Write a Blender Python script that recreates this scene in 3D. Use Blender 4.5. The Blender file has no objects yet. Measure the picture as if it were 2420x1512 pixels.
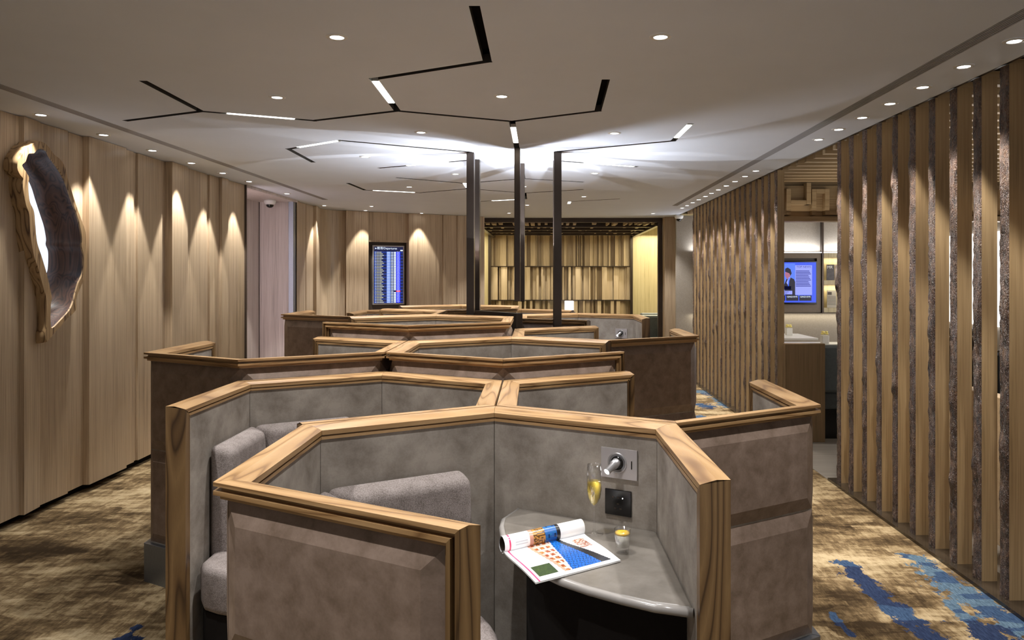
import bpy, bmesh, math, random
from mathutils import Vector, Matrix, noise
PI = math.pi
S = bpy.context.scene
C = S.collection
rnd = random.Random(7)

# ------------------------------------------------------------------ camera, world, exposure
EYE = 1.634
cam = bpy.data.cameras.new('camera')
cam.sensor_width = 36.0
cam.lens = 1822 / 2420 * 36
cam.shift_x = -(1290 - 1210) / 2420
cam.shift_y = (653.5 - 756) / 2420
cam.clip_start = 0.05
co = bpy.data.objects.new('camera', cam)
C.objects.link(co)
co.location = (0, 0, EYE)
co.rotation_euler = (PI / 2, 0, 0)
S.camera = co
w = bpy.data.worlds.new('world')
S.world = w
w.use_nodes = True
w.node_tree.nodes['Background'].inputs[0].default_value = (0.93, 0.96, 1.0, 1)
w.node_tree.nodes['Background'].inputs[1].default_value = 0.17
S.view_settings.view_transform = 'Standard'
S.view_settings.look = 'None'
S.view_settings.gamma = 1
S.view_settings.exposure = 1.3
S.view_settings.use_curve_mapping = False

CEIL = 2.70
K_SPOT = 1.85

# ------------------------------------------------------------------ helpers
class MB:
    def __init__(s):
        s.v = []; s.f = []; s.sm = []
    def add(s, vs, fs, smooth=False):
        n = len(s.v)
        s.v += [tuple(v) for v in vs]
        s.f += [tuple(n + i for i in f) for f in fs]
        s.sm += [smooth] * len(fs)
        return s
    def box(s, x0, x1, y0, y1, z0, z1):
        return s.add([(x0, y0, z0), (x1, y0, z0), (x1, y1, z0), (x0, y1, z0), (x0, y0, z1), (x1, y0, z1), (x1, y1, z1), (x0, y1, z1)],
                     [(0, 3, 2, 1), (4, 5, 6, 7), (0, 1, 5, 4), (1, 2, 6, 5), (2, 3, 7, 6), (3, 0, 4, 7)])
    def prism(s, poly, z0, z1):
        n = len(poly)
        return s.add([(x, y, z0) for x, y in poly] + [(x, y, z1) for x, y in poly],
                     [tuple(range(n - 1, -1, -1)), tuple(range(n, 2 * n))] + [(i, (i + 1) % n, n + (i + 1) % n, n + i) for i in range(n)])
    def bar(s, a, b, wid, z0, z1, ext=0.0):
        a = Vector(a); b = Vector(b); d = (b - a).normalized(); n = Vector((-d.y, d.x)) * wid / 2
        a = a - d * ext; b = b + d * ext
        return s.prism([(a - n)[:], (b - n)[:], (b + n)[:], (a + n)[:]], z0, z1)
    def lathe(s, prof, seg=24, cx=0, cy=0, cap=True):
        n = len(prof); vs = []
        for r, z in prof:
            for k in range(seg):
                a = 2 * PI * k / seg
                vs.append((cx + r * math.cos(a), cy + r * math.sin(a), z))
        fs = []
        for i in range(n - 1):
            for k in range(seg):
                k2 = (k + 1) % seg
                fs.append((i * seg + k, i * seg + k2, (i + 1) * seg + k2, (i + 1) * seg + k))
        s.add(vs, fs, True)
        if cap:
            m = len(s.v) - n * seg
            s.f.append(tuple(m + k for k in range(seg - 1, -1, -1))); s.sm.append(False)
            m2 = m + (n - 1) * seg
            s.f.append(tuple(m2 + k for k in range(seg))); s.sm.append(False)
        return s
    def tube(s, pts, r, seg=8):
        pts = [Vector(p) for p in pts]; base = len(s.v)
        up = Vector((0, 0, 1))
        for i, p in enumerate(pts):
            d = (pts[min(i + 1, len(pts) - 1)] - pts[max(i - 1, 0)]).normalized()
            a = d.cross(up)
            if a.length < 1e-3: a = d.cross(Vector((1, 0, 0)))
            a.normalize(); b = a.cross(d)
            rr = r[i] if isinstance(r, (list, tuple)) else r
            for k in range(seg):
                t = 2 * PI * k / seg
                s.v.append(tuple(p + (a * math.cos(t) + b * math.sin(t)) * rr))
        for i in range(len(pts) - 1):
            for k in range(seg):
                k2 = (k + 1) % seg
                s.f.append((base + i * seg + k, base + i * seg + k2, base + (i + 1) * seg + k2, base + (i + 1) * seg + k)); s.sm.append(True)
        s.f.append(tuple(base + k for k in range(seg))); s.sm.append(False)
        m = base + (len(pts) - 1) * seg
        s.f.append(tuple(m + k for k in range(seg - 1, -1, -1))); s.sm.append(False)
        return s
    def mesh(s, name, mat, fix=True):
        me = bpy.data.meshes.new(name)
        me.from_pydata(s.v, [], s.f)
        me.polygons.foreach_set('use_smooth', s.sm)
        if mat: me.materials.append(mat)
        if fix:
            bm = bmesh.new(); bm.from_mesh(me)
            bmesh.ops.recalc_face_normals(bm, faces=bm.faces)
            bm.to_mesh(me); bm.free()
        me.update()
        return me
    def build(s, name, mat, parent=None, loc=None, rz=0, bevel=0, fix=True):
        return link(name, s.mesh(name, mat, fix), parent, loc, rz, bevel)

def link(name, me, parent=None, loc=None, rz=0, bevel=0, segs=2):
    o = bpy.data.objects.new(name, me)
    C.objects.link(o)
    if parent: o.parent = parent
    if loc is not None: o.location = loc
    if rz: o.rotation_euler = (0, 0, rz)
    if bevel:
        m = o.modifiers.new('bevel', 'BEVEL'); m.width = bevel; m.segments = segs; m.limit_method = 'ANGLE'; m.angle_limit = 0.6
    return o

def tag(o, label=None, cat=None, group=None, kind=None):
    if label: o['label'] = label
    if cat: o['category'] = cat
    if group: o['group'] = group
    if kind: o['kind'] = kind
    return o

def thing(name, label, cat, loc=(0, 0, 0), rz=0, group=None):
    o = bpy.data.objects.new(name, None)
    o.empty_display_size = 0.1
    C.objects.link(o); o.location = loc; o.rotation_euler = (0, 0, rz)
    return tag(o, label, cat, group)

def struct(name, mb, mat, bevel=0):
    return tag(mb.build(name, mat, bevel=bevel), kind='structure')

def copy_tree(o, parent=None):
    c = o.copy(); C.objects.link(c)
    if parent: c.parent = parent
    for ch in list(o.children): copy_tree(ch, c)
    return c

def boolean_cut(o, cutter_mb):
    cu = cutter_mb.build('cutter', None)
    m = o.modifiers.new('cut', 'BOOLEAN'); m.operation = 'DIFFERENCE'; m.object = cu; m.solver = 'EXACT'; m.use_self = True
    dg = bpy.context.evaluated_depsgraph_get(); dg.update()
    me = bpy.data.meshes.new_from_object(o.evaluated_get(dg))
    o.modifiers.clear(); o.data = me
    bpy.data.objects.remove(cu)

# ------------------------------------------------------------------ materials
class NT:
    def __init__(s, name):
        s.m = bpy.data.materials.new(name); s.m.use_nodes = True
        s.t = s.m.node_tree; s.b = s.t.nodes['Principled BSDF']
        s.tc = s.t.nodes.new('ShaderNodeTexCoord')
    def n(s, typ, **kw):
        nd = s.t.nodes.new(typ)
        for k, v in kw.items():
            if k.startswith('i_'):
                nd.inputs[int(k[2:])].default_value = v
            else: setattr(nd, k, v)
        return nd
    def l(s, a, b): s.t.links.new(a, b)
    def coords(s, scale=(1, 1, 1), out='Object'):
        mp = s.n('ShaderNodeMapping'); mp.inputs['Scale'].default_value = scale
        s.l(s.tc.outputs[out], mp.inputs['Vector']); return mp.outputs[0]
    def noise(s, vec, scale=1, detail=3, rough=0.5, dist=0.0):
        nd = s.n('ShaderNodeTexNoise'); nd.inputs['Scale'].default_value = scale; nd.inputs['Detail'].default_value = detail
        nd.inputs['Roughness'].default_value = rough; nd.inputs['Distortion'].default_value = dist
        s.l(vec, nd.inputs['Vector']); return nd.outputs['Fac']
    def ramp(s, fac, stops, interp='LINEAR'):
        nd = s.n('ShaderNodeValToRGB'); cr = nd.color_ramp; cr.interpolation = interp
        while len(cr.elements) < len(stops): cr.elements.new(0.5)
        for e, (p, c) in zip(cr.elements, stops):
            e.position = p; e.color = (c[0], c[1], c[2], 1) if hasattr(c, '__len__') else (c, c, c, 1)
        s.l(fac, nd.inputs[0]); return nd.outputs[0]
    def math(s, op, a, b=None, clamp=False):
        nd = s.n('ShaderNodeMath', operation=op); nd.use_clamp = clamp
        for i, x in enumerate((a, b)):
            if x is None: continue
            if isinstance(x, (int, float)): nd.inputs[i].default_value = x
            else: s.l(x, nd.inputs[i])
        return nd.outputs[0]
    def mix(s, fac, a, b, mode='MIX'):
        nd = s.n('ShaderNodeMixRGB', blend_type=mode)
        for i, x in enumerate((fac, a, b)):
            if isinstance(x, (int, float)): nd.inputs[i].default_value = x
            elif isinstance(x, tuple): nd.inputs[i].default_value = (*x, 1)
            else: s.l(x, nd.inputs[i])
        return nd.outputs[0]
    def bump(s, h, strength=0.3, dist=0.002):
        nd = s.n('ShaderNodeBump'); nd.inputs['Strength'].default_value = strength; nd.inputs['Distance'].default_value = dist
        s.l(h, nd.inputs['Height']); s.l(nd.outputs[0], s.b.inputs['Normal'])
    def out(s, col, rough=0.5, metal=0.0, spec=0.5):
        if isinstance(col, tuple): s.b.inputs['Base Color'].default_value = (*col, 1)
        else: s.l(col, s.b.inputs['Base Color'])
        if isinstance(rough, (int, float)): s.b.inputs['Roughness'].default_value = rough
        else: s.l(rough, s.b.inputs['Roughness'])
        s.b.inputs['Metallic'].default_value = metal
        s.b.inputs['Specular IOR Level'].default_value = spec
        return s.m

def plain(name, col, rough=0.5, metal=0.0, spec=0.5, var=0.06, sc=30):
    t = NT(name)
    f = t.noise(t.coords(), sc, 3)
    c = t.ramp(f, [(0.3, tuple(x * (1 - var) for x in col)), (0.7, tuple(min(1, x * (1 + var)) for x in col))])
    return t.out(c, rough, metal, spec)

def veneer(name, c1, c2, rough=0.42, axis='z', fine=170, spec=0.5):
    t = NT(name)
    sc = {'z': (1, 1, 0.012), 'x': (0.012, 1, 1), 'y': (1, 0.012, 1)}[axis]
    v = t.coords(sc)
    a = t.noise(v, fine, 3, 0.6); b = t.noise(v, fine * 0.12, 3, 0.6); g = t.noise(t.coords((1, 1, 0.15)), 1.3, 2)
    f = t.math('ADD', t.math('MULTIPLY', a, 0.65), t.math('MULTIPLY', b, 0.35))
    c = t.ramp(f, [(0.34, tuple(x * 0.60 for x in c1)), (0.43, c1), (0.62, c2)])
    c = t.mix(t.math('MULTIPLY', g, 0.12), c, (0.30, 0.20, 0.12))
    t.bump(a, 0.12, 0.001)
    return t.out(c, rough, 0, spec)

def oak(name, c1, c2, c3, axis='x', rough=0.38, sc=1.0):
    t = NT(name)
    s = {'x': (0.10, 1, 1), 'z': (1, 1, 0.10), 'y': (1, 0.10, 1)}[axis]
    v = t.coords(s)
    inf = t.n('ShaderNodeObjectInfo')
    add = t.n('ShaderNodeVectorMath', operation='ADD'); t.l(v, add.inputs[0])
    mul = t.n('ShaderNodeVectorMath', operation='SCALE'); mul.inputs[0].default_value = (7.3, 3.1, 5.7)
    t.l(inf.outputs['Random'], mul.inputs['Scale']); t.l(mul.outputs[0], add.inputs[1]); v = add.outputs[0]
    base = t.noise(v, 6 * sc, 2, 0.4, 0.3)
    rings = t.math('FRACT', t.math('MULTIPLY', base, 13.0))
    fine = t.noise(v, 260, 2, 0.6)
    c = t.ramp(rings, [(0.0, c3), (0.10, c1), (0.45, c2), (0.85, c1), (1.0, c3)])
    c = t.mix(t.math('MULTIPLY', fine, 0.35), c, c3)
    t.bump(fine, 0.15, 0.0006)
    return t.out(c, rough)

def emis(name, col, strength, sample=True):
    t = NT(name)
    t.b.inputs['Base Color'].default_value = (0.02, 0.02, 0.02, 1)
    t.b.inputs['Emission Color'].default_value = (*col, 1); t.b.inputs['Emission Strength'].default_value = strength
    t.b.inputs['Roughness'].default_value = 0.4
    if not sample: t.m.cycles.emission_sampling = 'NONE'
    return t.m

def suede(name, c1, c2, sc=9, rough=0.75, spec=0.3, bump=0.15):
    t = NT(name); v = t.coords()
    a = t.noise(v, sc, 5, 0.62, 0.2); b = t.noise(v, 140, 3)
    inf = t.n('ShaderNodeObjectInfo')
    f = t.math('ADD', t.math('MULTIPLY', a, 0.85), t.math('MULTIPLY', b, 0.15))
    c = t.ramp(f, [(0.33, c1), (0.66, c2)])
    t.bump(b, bump, 0.001)
    return t.out(c, rough, 0, spec)

M = {}
M['ceil'] = plain('ceiling paint', (0.72, 0.77, 0.87), 0.65, spec=0.3, var=0.015, sc=3)
M['veneer'] = veneer('wall veneer', (0.42, 0.315, 0.21), (0.58, 0.455, 0.315), 0.36)
M['pale'] = veneer('pale veneer', (0.56, 0.49, 0.46), (0.70, 0.63, 0.60), 0.38)
M['fin'] = veneer('post veneer', (0.40, 0.28, 0.145), (0.53, 0.385, 0.215), 0.45)
M['louv'] = veneer('louvre veneer', (0.42, 0.30, 0.17), (0.56, 0.42, 0.26), 0.5, 'x')
M['yel'] = veneer('bar side veneer', (0.50, 0.42, 0.24), (0.62, 0.54, 0.34), 0.5)
M['boards'] = veneer('bar board veneer', (0.40, 0.30, 0.18), (0.56, 0.44, 0.28), 0.45)
M['cab'] = veneer('cabinet veneer', (0.20, 0.13, 0.06), (0.29, 0.19, 0.10), 0.4)
OA = ((0.40, 0.235, 0.10), (0.50, 0.315, 0.15), (0.20, 0.105, 0.042))
M['oak'] = oak('oak rail', *OA, 'x')
M['oakz'] = oak('oak end', (0.165, 0.092, 0.036), (0.26, 0.155, 0.065), (0.05, 0.025, 0.010), 'z')
M['suede'] = suede('suede inside', (0.225, 0.192, 0.160), (0.41, 0.365, 0.315))
M['leather'] = suede('hide outside', (0.175, 0.120, 0.085), (0.31, 0.225, 0.175), 14, 0.45, 0.5, 0.1)
M['seam'] = plain('dark seam', (0.02, 0.015, 0.012), 0.7)
M['blade'] = plain('grille paint', (0.36, 0.36, 0.38), 0.5, var=0.02)
M['steel'] = plain('brushed steel', (0.30, 0.33, 0.38), 0.42, 0.9, var=0.05, sc=80)
M['bronze'] = plain('bronze metal', (0.075, 0.058, 0.048), 0.32, 0.85, var=0.1, sc=6)
M['chrome'] = plain('satin aluminium', (0.58, 0.57, 0.58), 0.35, 0.8, var=0.02)
M['plate'] = plain('painted plate', (0.50, 0.47, 0.47), 0.4, 0.3, var=0.02)
M['black'] = plain('black plastic', (0.008, 0.007, 0.007), 0.18, var=0.1)
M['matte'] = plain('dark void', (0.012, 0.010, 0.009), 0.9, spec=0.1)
M['darkbrown'] = plain('dark brown lining', (0.06, 0.042, 0.03), 0.5)
M['cloth'] = None
t = NT('seat cloth'); v = t.coords(); a = t.noise(v, 260, 2); b = t.noise(v, 20, 3)
t.bump(a, 0.5, 0.0015)
M['cloth'] = t.out(t.ramp(t.math('ADD', t.math('MULTIPLY', a, 0.7), t.math('MULTIPLY', b, 0.3)), [(0.35, (0.15, 0.123, 0.110)), (0.62, (0.31, 0.268, 0.25))]), 0.85, 0, 0.2)
M['white'] = plain('white gloss', (0.75, 0.75, 0.73), 0.3, var=0.01)
M['teal'] = plain('teal leather', (0.105, 0.125, 0.135), 0.35, var=0.1)
M['greywall'] = suede('woven wall cloth', (0.30, 0.265, 0.22), (0.36, 0.32, 0.27), 60, 0.8, 0.2, 0.3)
M['lfloor'] = veneer('grey stone floor', (0.14, 0.128, 0.112), (0.20, 0.183, 0.16), 0.4, 'x')
M['kerb'] = plain('polished dark kerb', (0.035, 0.026, 0.018), 0.12, var=0.3, sc=8)
M['walnut'] = oak('polished walnut', (0.42, 0.27, 0.13), (0.54, 0.37, 0.19), (0.09, 0.045, 0.02), 'z', 0.5, 1.3)
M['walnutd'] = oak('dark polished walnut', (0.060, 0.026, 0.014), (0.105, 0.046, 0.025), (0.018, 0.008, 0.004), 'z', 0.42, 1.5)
M['disc'] = emis('lamp disc', (1.0, 0.98, 0.97), 6, False)
M['tube'] = emis('light strip', (1.0, 0.97, 0.86), 4.5, False)
M['cove'] = emis('cove strip', (0.93, 0.95, 1.0), 6, False)
M['panelglow'] = emis('glowing back panel', (0.74, 0.83, 1.0), 0.55)
M['lum'] = emis('glowing wash panel', (1.0, 0.97, 0.95), 1.6)
M['yellow'] = plain('yellow petals', (0.85, 0.75, 0.25), 0.5)
M['leaf'] = plain('green leaf', (0.10, 0.20, 0.05), 0.5)
M['stone'] = suede('table stone', (0.135, 0.119, 0.10), (0.205, 0.183, 0.158), 12, 0.32, 0.5, 0.03)
M['edge'] = plain('table edge', (0.30, 0.28, 0.26), 0.22, var=0.03)

t = NT('bark'); v = t.coords((1, 1, 0.25)); a = t.noise(v, 60, 6, 0.7, 0.6); b = t.noise(t.coords(), 14, 3); d = t.noise(t.coords((1, 1, 0.5)), 230, 2)
c = t.ramp(t.math('ADD', t.math('MULTIPLY', a, 0.7), t.math('MULTIPLY', b, 0.3)), [(0.36, (0.010, 0.005, 0.003)), (0.5, (0.085, 0.041, 0.023)), (0.68, (0.28, 0.165, 0.10))])
t.bump(t.math('ADD', a, t.math('MULTIPLY', d, 0.6)), 1.0, 0.02)
d2 = t.noise(t.coords((1, 1, 0.35)), 150, 2)
c = t.mix(t.ramp(d2, [(0.62, 0.0), (0.68, 0.75)]), c, (0.34, 0.20, 0.12))  # painted glints: pale flecks mixed into the bark colour
M['bark'] = t.out(c, t.ramp(d, [(0.35, 0.16), (0.6, 0.5)]), 0, 0.9)

def glass(name, col=(1, 1, 1), ior=1.45, body=0.0):
    t = NT(name); tr = t.n('ShaderNodeBsdfTransparent'); tr.inputs[0].default_value = (*col, 1)
    gl = t.n('ShaderNodeBsdfGlossy'); gl.inputs['Roughness'].default_value = 0.03
    fr = t.n('ShaderNodeLayerWeight'); fr.inputs[0].default_value = 0.5
    fc = t.math('ADD', t.math('MULTIPLY', t.math('POWER', fr.outputs['Facing'], 2.2), 0.7), 0.08)
    mx = t.n('ShaderNodeMixShader'); t.l(fc, mx.inputs[0]); t.l(tr.outputs[0], mx.inputs[1]); t.l(gl.outputs[0], mx.inputs[2])
    o = t.t.nodes['Material Output']; last = mx
    if body:
        tl = t.n('ShaderNodeBsdfTranslucent'); tl.inputs[0].default_value = (*col, 1)
        m2 = t.n('ShaderNodeMixShader'); m2.inputs[0].default_value = body; t.l(mx.outputs[0], m2.inputs[1]); t.l(tl.outputs[0], m2.inputs[2]); last = m2
    t.l(last.outputs[0], o.inputs[0])
    return t.m
M['glass'] = glass('clear glass')
M['wine'] = glass('sparkling wine', (0.86, 0.74, 0.28), 1.33, 0.05)
M['cream'] = plain('cream', (0.80, 0.76, 0.66), 0.45)
M['mango'] = plain('mango sauce', (0.90, 0.55, 0.03), 0.25)

# carpet: streaky sand and brown pile with blue brush strokes woven in
def fl(x, y):
    Y = 1822 * EYE / (y - 653.5); return ((x - 1290) * Y / 1822, Y)
t = NT('patterned carpet')
v = t.coords()
warp = t.noise(v, 3.0, 2)
b1 = t.noise(t.coords((1.0, 1.8, 1)), 1.1, 5, 0.62, 0.6)
b2 = t.noise(t.coords((1.0, 2.4, 1)), 5.0, 5, 0.72, 0.8)
b3 = t.noise(t.coords((6.0, 1.0, 1)), 5.0, 2, 0.5)
pile = t.noise(t.coords((1, 0.16, 1)), 120, 3, 0.7)
def cells(sx, sy, amp):
    wn = t.n('ShaderNodeTexNoise'); wn.inputs['Scale'].default_value = 7; wn.inputs['Detail'].default_value = 4; t.l(v, wn.inputs['Vector'])
    ws = t.n('ShaderNodeVectorMath', operation='SCALE'); t.l(wn.outputs['Color'], ws.inputs[0]); ws.inputs['Scale'].default_value = amp
    wa = t.n('ShaderNodeVectorMath', operation='ADD'); t.l(v, wa.inputs[0]); t.l(ws.outputs[0], wa.inputs[1])
    mp = t.n('ShaderNodeMapping'); mp.inputs['Scale'].default_value = (sx, sy, 1); t.l(wa.outputs[0], mp.inputs[0])
    vo = t.n('ShaderNodeTexVoronoi', distance='CHEBYCHEV'); vo.inputs['Scale'].default_value = 1; vo.inputs['Randomness'].default_value = .8; t.l(mp.outputs[0], vo.inputs['Vector'])
    bw_ = t.n('ShaderNodeSeparateXYZ'); t.l(vo.outputs['Color'], bw_.inputs[0]); return bw_.outputs[0]
c1_ = cells(2.6, 7.0, .10); c2_ = cells(6.0, 13.0, .07)
f = t.math('ADD', t.math('ADD', t.math('MULTIPLY', b1, 0.55), t.math('MULTIPLY', b2, 0.30)), t.math('MULTIPLY', b3, 0.17))
f = t.math('ADD', f, t.math('MULTIPLY', t.math('SUBTRACT', pile, 0.5), 0.16))
f = t.math('ADD', f, t.math('MULTIPLY', t.math('SUBTRACT', c1_, 0.5), 0.085))
f = t.math('ADD', f, t.math('MULTIPLY', t.math('SUBTRACT', c2_, 0.5), 0.055))
col = t.ramp(f, [(0.38, (0.034, 0.021, 0.010)), (0.45, (0.085, 0.056, 0.027)), (0.50, (0.155, 0.106, 0.054)), (0.55, (0.27, 0.20, 0.11)), (0.63, (0.40, 0.315, 0.19))])
sep = t.n('ShaderNodeSeparateXYZ'); t.l(t.tc.outputs['Object'], sep.inputs[0])
edge = t.noise(t.coords((1, 0.7, 1)), 13, 6, 0.72)
SEG = [((1996, 1335), (2120, 1440), 0.050, 0), ((2100, 1425), (2230, 1530), 0.055, 0), ((2060, 1390), (2120, 1450), 0.045, 1), ((2165, 1318), (2250, 1385), 0.060, 1),
       ((2250, 1385), (2420, 1490), 0.085, 1), ((2240, 1425), (2330, 1500), 0.035, 1), ((2330, 1490), (2440, 1580), 0.08, 0), ((1968, 1450), (2008, 1500), 0.018, 0),
       ((1655, 925), (1700, 935), 0.10, 1), ((1700, 940), (1720, 960), 0.09, 1), ((1655, 955), (1678, 962), 0.09, 0), ((1655, 985), (1668, 990), 0.10, 1),
       ((285, 1515), (330, 1480), 0.022, 0), ((240, 1555), (290, 1518), 0.05, 0)]
masks = [None, None]
for (p, q, wd, k) in SEG:
    a = Vector((*fl(*p), 0)); b = Vector((*fl(*q), 0)); d = b - a
    sub = t.n('ShaderNodeVectorMath', operation='SUBTRACT'); t.l(v, sub.inputs[0]); sub.inputs[1].default_value = a
    dt = t.n('ShaderNodeVectorMath', operation='DOT_PRODUCT'); t.l(sub.outputs[0], dt.inputs[0]); dt.inputs[1].default_value = d / d.length_squared
    cl = t.math('ADD', dt.outputs['Value'], 0.0, True)
    sc = t.n('ShaderNodeVectorMath', operation='SCALE'); sc.inputs[0].default_value = d; t.l(cl, sc.inputs['Scale'])
    ds = t.n('ShaderNodeVectorMath', operation='DISTANCE'); t.l(sub.outputs[0], ds.inputs[0]); t.l(sc.outputs[0], ds.inputs[1])
    wv = t.math('MULTIPLY', t.math('SUBTRACT', edge, 0.33), wd * 6.6)
    m = t.math('LESS_THAN', ds.outputs['Value'], wv)
    masks[k] = m if masks[k] is None else t.math('MAXIMUM', masks[k], m)
lb = t.ramp(pile, [(0.3, (0.03, 0.055, 0.085)), (0.7, (0.12, 0.185, 0.25))])
db = t.ramp(pile, [(0.3, (0.008, 0.013, 0.035)), (0.7, (0.028, 0.044, 0.095))])
mbv = t.ramp(pile, [(0.3, (0.015, 0.03, 0.065)), (0.7, (0.05, 0.09, 0.165))])
pat = t.math('GREATER_THAN', c2_, 0.62)
lb = t.mix(pat, lb, mbv); db = t.mix(t.math('GREATER_THAN', c1_, 0.72), db, mbv)
col = t.mix(masks[1], col, lb); col = t.mix(masks[0], col, db)
t.bump(pile, 0.6, 0.005)
M['carpet'] = t.out(col, 0.95, 0, 0.1)

def spot(loc, energy, size, blend=0.6, col=(1, 0.97, 0.93), radius=0.03, parent=None, tgt=None, name='lamp_light'):
    l = bpy.data.lights.new(name, 'SPOT'); l.energy = energy; l.spot_size = size; l.spot_blend = blend; l.color = col; l.shadow_soft_size = radius
    o = bpy.data.objects.new(name, l); C.objects.link(o)
    if parent: o.parent = parent
    o.location = loc
    if tgt is not None: o.rotation_euler = (Vector(tgt) - Vector(loc)).to_track_quat('-Z', 'Y').to_euler()
    return o

def area(loc, energy, sx, sy, rot=(0, 0, 0), col=(1, 0.97, 0.93), parent=None, name='strip_light', spread=PI):
    l = bpy.data.lights.new(name, 'AREA'); l.shape = 'RECTANGLE'; l.size = sx; l.size_y = sy; l.energy = energy; l.color = col; l.spread = spread
    o = bpy.data.objects.new(name, l); C.objects.link(o)
    if parent: o.parent = parent
    o.location = loc; o.rotation_euler = rot
    return o

# ------------------------------------------------------------------ structure
fm = MB().add([(-4.3, -2.5, 0), (2.27, -2.5, 0), (2.27, 19, 0), (-4.3, 19, 0)], [(0, 1, 2, 3)])
fm.box(-4.3, 2.27, -2.5, 19, -0.06, -0.001)
floor = struct('floor', fm, M['carpet'])
struct('floor_lounge', MB().box(2.27, 6.3, -2.5, 19, -0.06, 0.002), M['lfloor'])
kb = MB().box(2.262, 2.47, -2.5, 6.19, 0.0, 0.02); kb.box(2.262, 2.47, 7.58, 12.15, 0.0, 0.02)
struct('trim_1', kb, M['kerb'])

# ceiling slab with the branching recessed slits cut through it
def cl(x, y):
    Y = 1822 * (CEIL - EYE) / (653.5 - y); return Vector(((x - 1290) * Y / 1822, Y))
SL = [((-.282, 3.056), (-.29, 3.82)), ((-.29, 3.82), (-.93, 4.163)), ((-.93, 4.163), (-.955, 4.961)), ((-.955, 4.961), (-1.585, 5.271)),
      ((-1.585, 5.271), (-2.225, 4.974)), ((-2.225, 4.974), (-2.195, 4.218)), ((-2.225, 4.974), (-2.864, 5.271)),
      ((-.955, 4.961), (-.232, 5.299)), ((-.232, 5.299), (.335, 4.961)), ((.335, 4.961), (.325, 4.19)), ((-.232, 5.299), (-.24, 6.36)),
      ((-2.17, 7.18), (-2.15, 6.442)), ((-2.15, 6.442), (-1.608, 6.041)), ((-1.608, 6.041), (-.655, 6.60)),
      ((1.011, 5.388), (1.0, 6.06)), ((1.0, 6.06), (.10, 6.573)),
      ((-1.629, 7.572), (-.64, 7.03)), ((.09, 7.09), (.875, 7.485)), ((-.232, 7.27), (-.244, 8.39)),
      ((-1.598, 8.318), (-.93, 8.808)), ((-.93, 8.808), (-.244, 8.39)), ((-.244, 8.39), (.41, 8.69)), ((-.93, 8.808), (-.945, 9.35)),
      ((-2.258, 8.808), (-2.231, 9.498)), ((-2.231, 9.498), (-1.60, 9.80)), ((-1.60, 9.80), (-.945, 9.35)), ((-.945, 9.35), (-.27, 9.834)),
      ((-.27, 9.834), (.441, 9.451)), ((-.27, 9.834), (-.28, 10.60)), ((-.956, 10.95), (-.28, 10.60)), ((.335, 11.325), (.342, 10.94)), ((.342, 10.94), (.999, 10.584))]
cut = MB()
for i, (a, b) in enumerate(SL):
    cut.bar(a, b, 0.044 + 0.0001 * (i % 5), 2.60 - 0.0007 * i, 2.78 + 0.0007 * i, 0.019 + 0.0003 * (i % 7))
for (x0, x1, ya, yb) in ((-3.10, -3.02, -2.0, 10.70), (1.90, 1.98, -2.0, 11.60)):
    cut.box(x0, x1, ya, yb, 2.65, 2.80)
cb = MB().box(-4.3, 2.305, -2.5, 14.02, CEIL, CEIL + 0.045)
ceiling = struct('ceiling', cb, M['ceil'])
boolean_cut(ceiling, cut)
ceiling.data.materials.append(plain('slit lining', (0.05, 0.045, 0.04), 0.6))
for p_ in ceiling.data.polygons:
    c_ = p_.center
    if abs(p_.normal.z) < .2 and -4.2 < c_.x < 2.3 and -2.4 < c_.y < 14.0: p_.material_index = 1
struct('ceiling_void', MB().box(-4.3, 6.3, -2.5, 14.0, CEIL + 0.075, CEIL + 0.12), M['matte'])
for n, (x0, x1, ya, yb) in enumerate(((-3.10, -3.02, -2.0, 10.70), (1.90, 1.98, -2.0, 11.60))):
    g = thing('air_slot_grille', ['long linear air slot grille in the ceiling beside the left wall', 'long linear air slot grille in the ceiling along the timber screen'][n], 'vent', (0, 0, 0))
    for k in range(6):
        xx = x0 + (k + 0.5) * (x1 - x0) / 6
        MB().box(xx - 0.0038, xx + 0.0038, ya, yb, CEIL - 0.001, CEIL + 0.02).build('blade', M['blade'], g)

# left wall: folded veneer panels (plan outline), hollow where the carved frame sits
def onx(px, X): return (X, X * 1822 / (px - 1290))
path = [(-3.48, -2.5), (-3.48, 1.2), (-3.51, 1.2), (-3.52, 2.1), (-3.465, 2.1), (-3.465, 2.9), (-3.51, 2.9), (-3.50, 4.0), (-3.455, 4.0), (-3.47, 4.5), (-3.49, 4.5),
        onx(44.6, -3.49)]
def riser(X): path.append((X, path[-1][1] + 0.0005))
riser(-3.455); path.append(onx(94.2, -3.475)); riser(-3.495)
path.append(onx(160.3, -3.485)); riser(-3.51); path.append(onx(195, -3.515)); riser(-3.465)
path.append(onx(299, -3.465)); riser(-3.51); path.append(onx(316.4, -3.51)); riser(-3.53); path.append(onx(320.7, -3.53)); riser(-3.51)
path.append(onx(389, -3.525)); riser(-3.4545); path.append(onx(443.8, -3.465)); riser(-3.51)
path.append(onx(488.4, -3.515)); riser(-3.53); path.append(onx(491, -3.53)); riser(-3.51)
path.append(onx(517, -3.505)); riser(-3.47); path.append(onx(539.7, -3.465)); riser(-3.50)
path.append(onx(563.5, -3.50)); path.append(onx(578.3, -3.49))
yend = path[-1][1]
wl = struct('wall_left', MB().prism([(-3.75, -2.5)] + path + [(-3.75, yend)], 0.055, CEIL - 0.004), M['veneer'])
struct('baseboard_left', MB().box(-3.75, -3.56, -2.5, yend, 0, 0.056), M['matte'])

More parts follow.
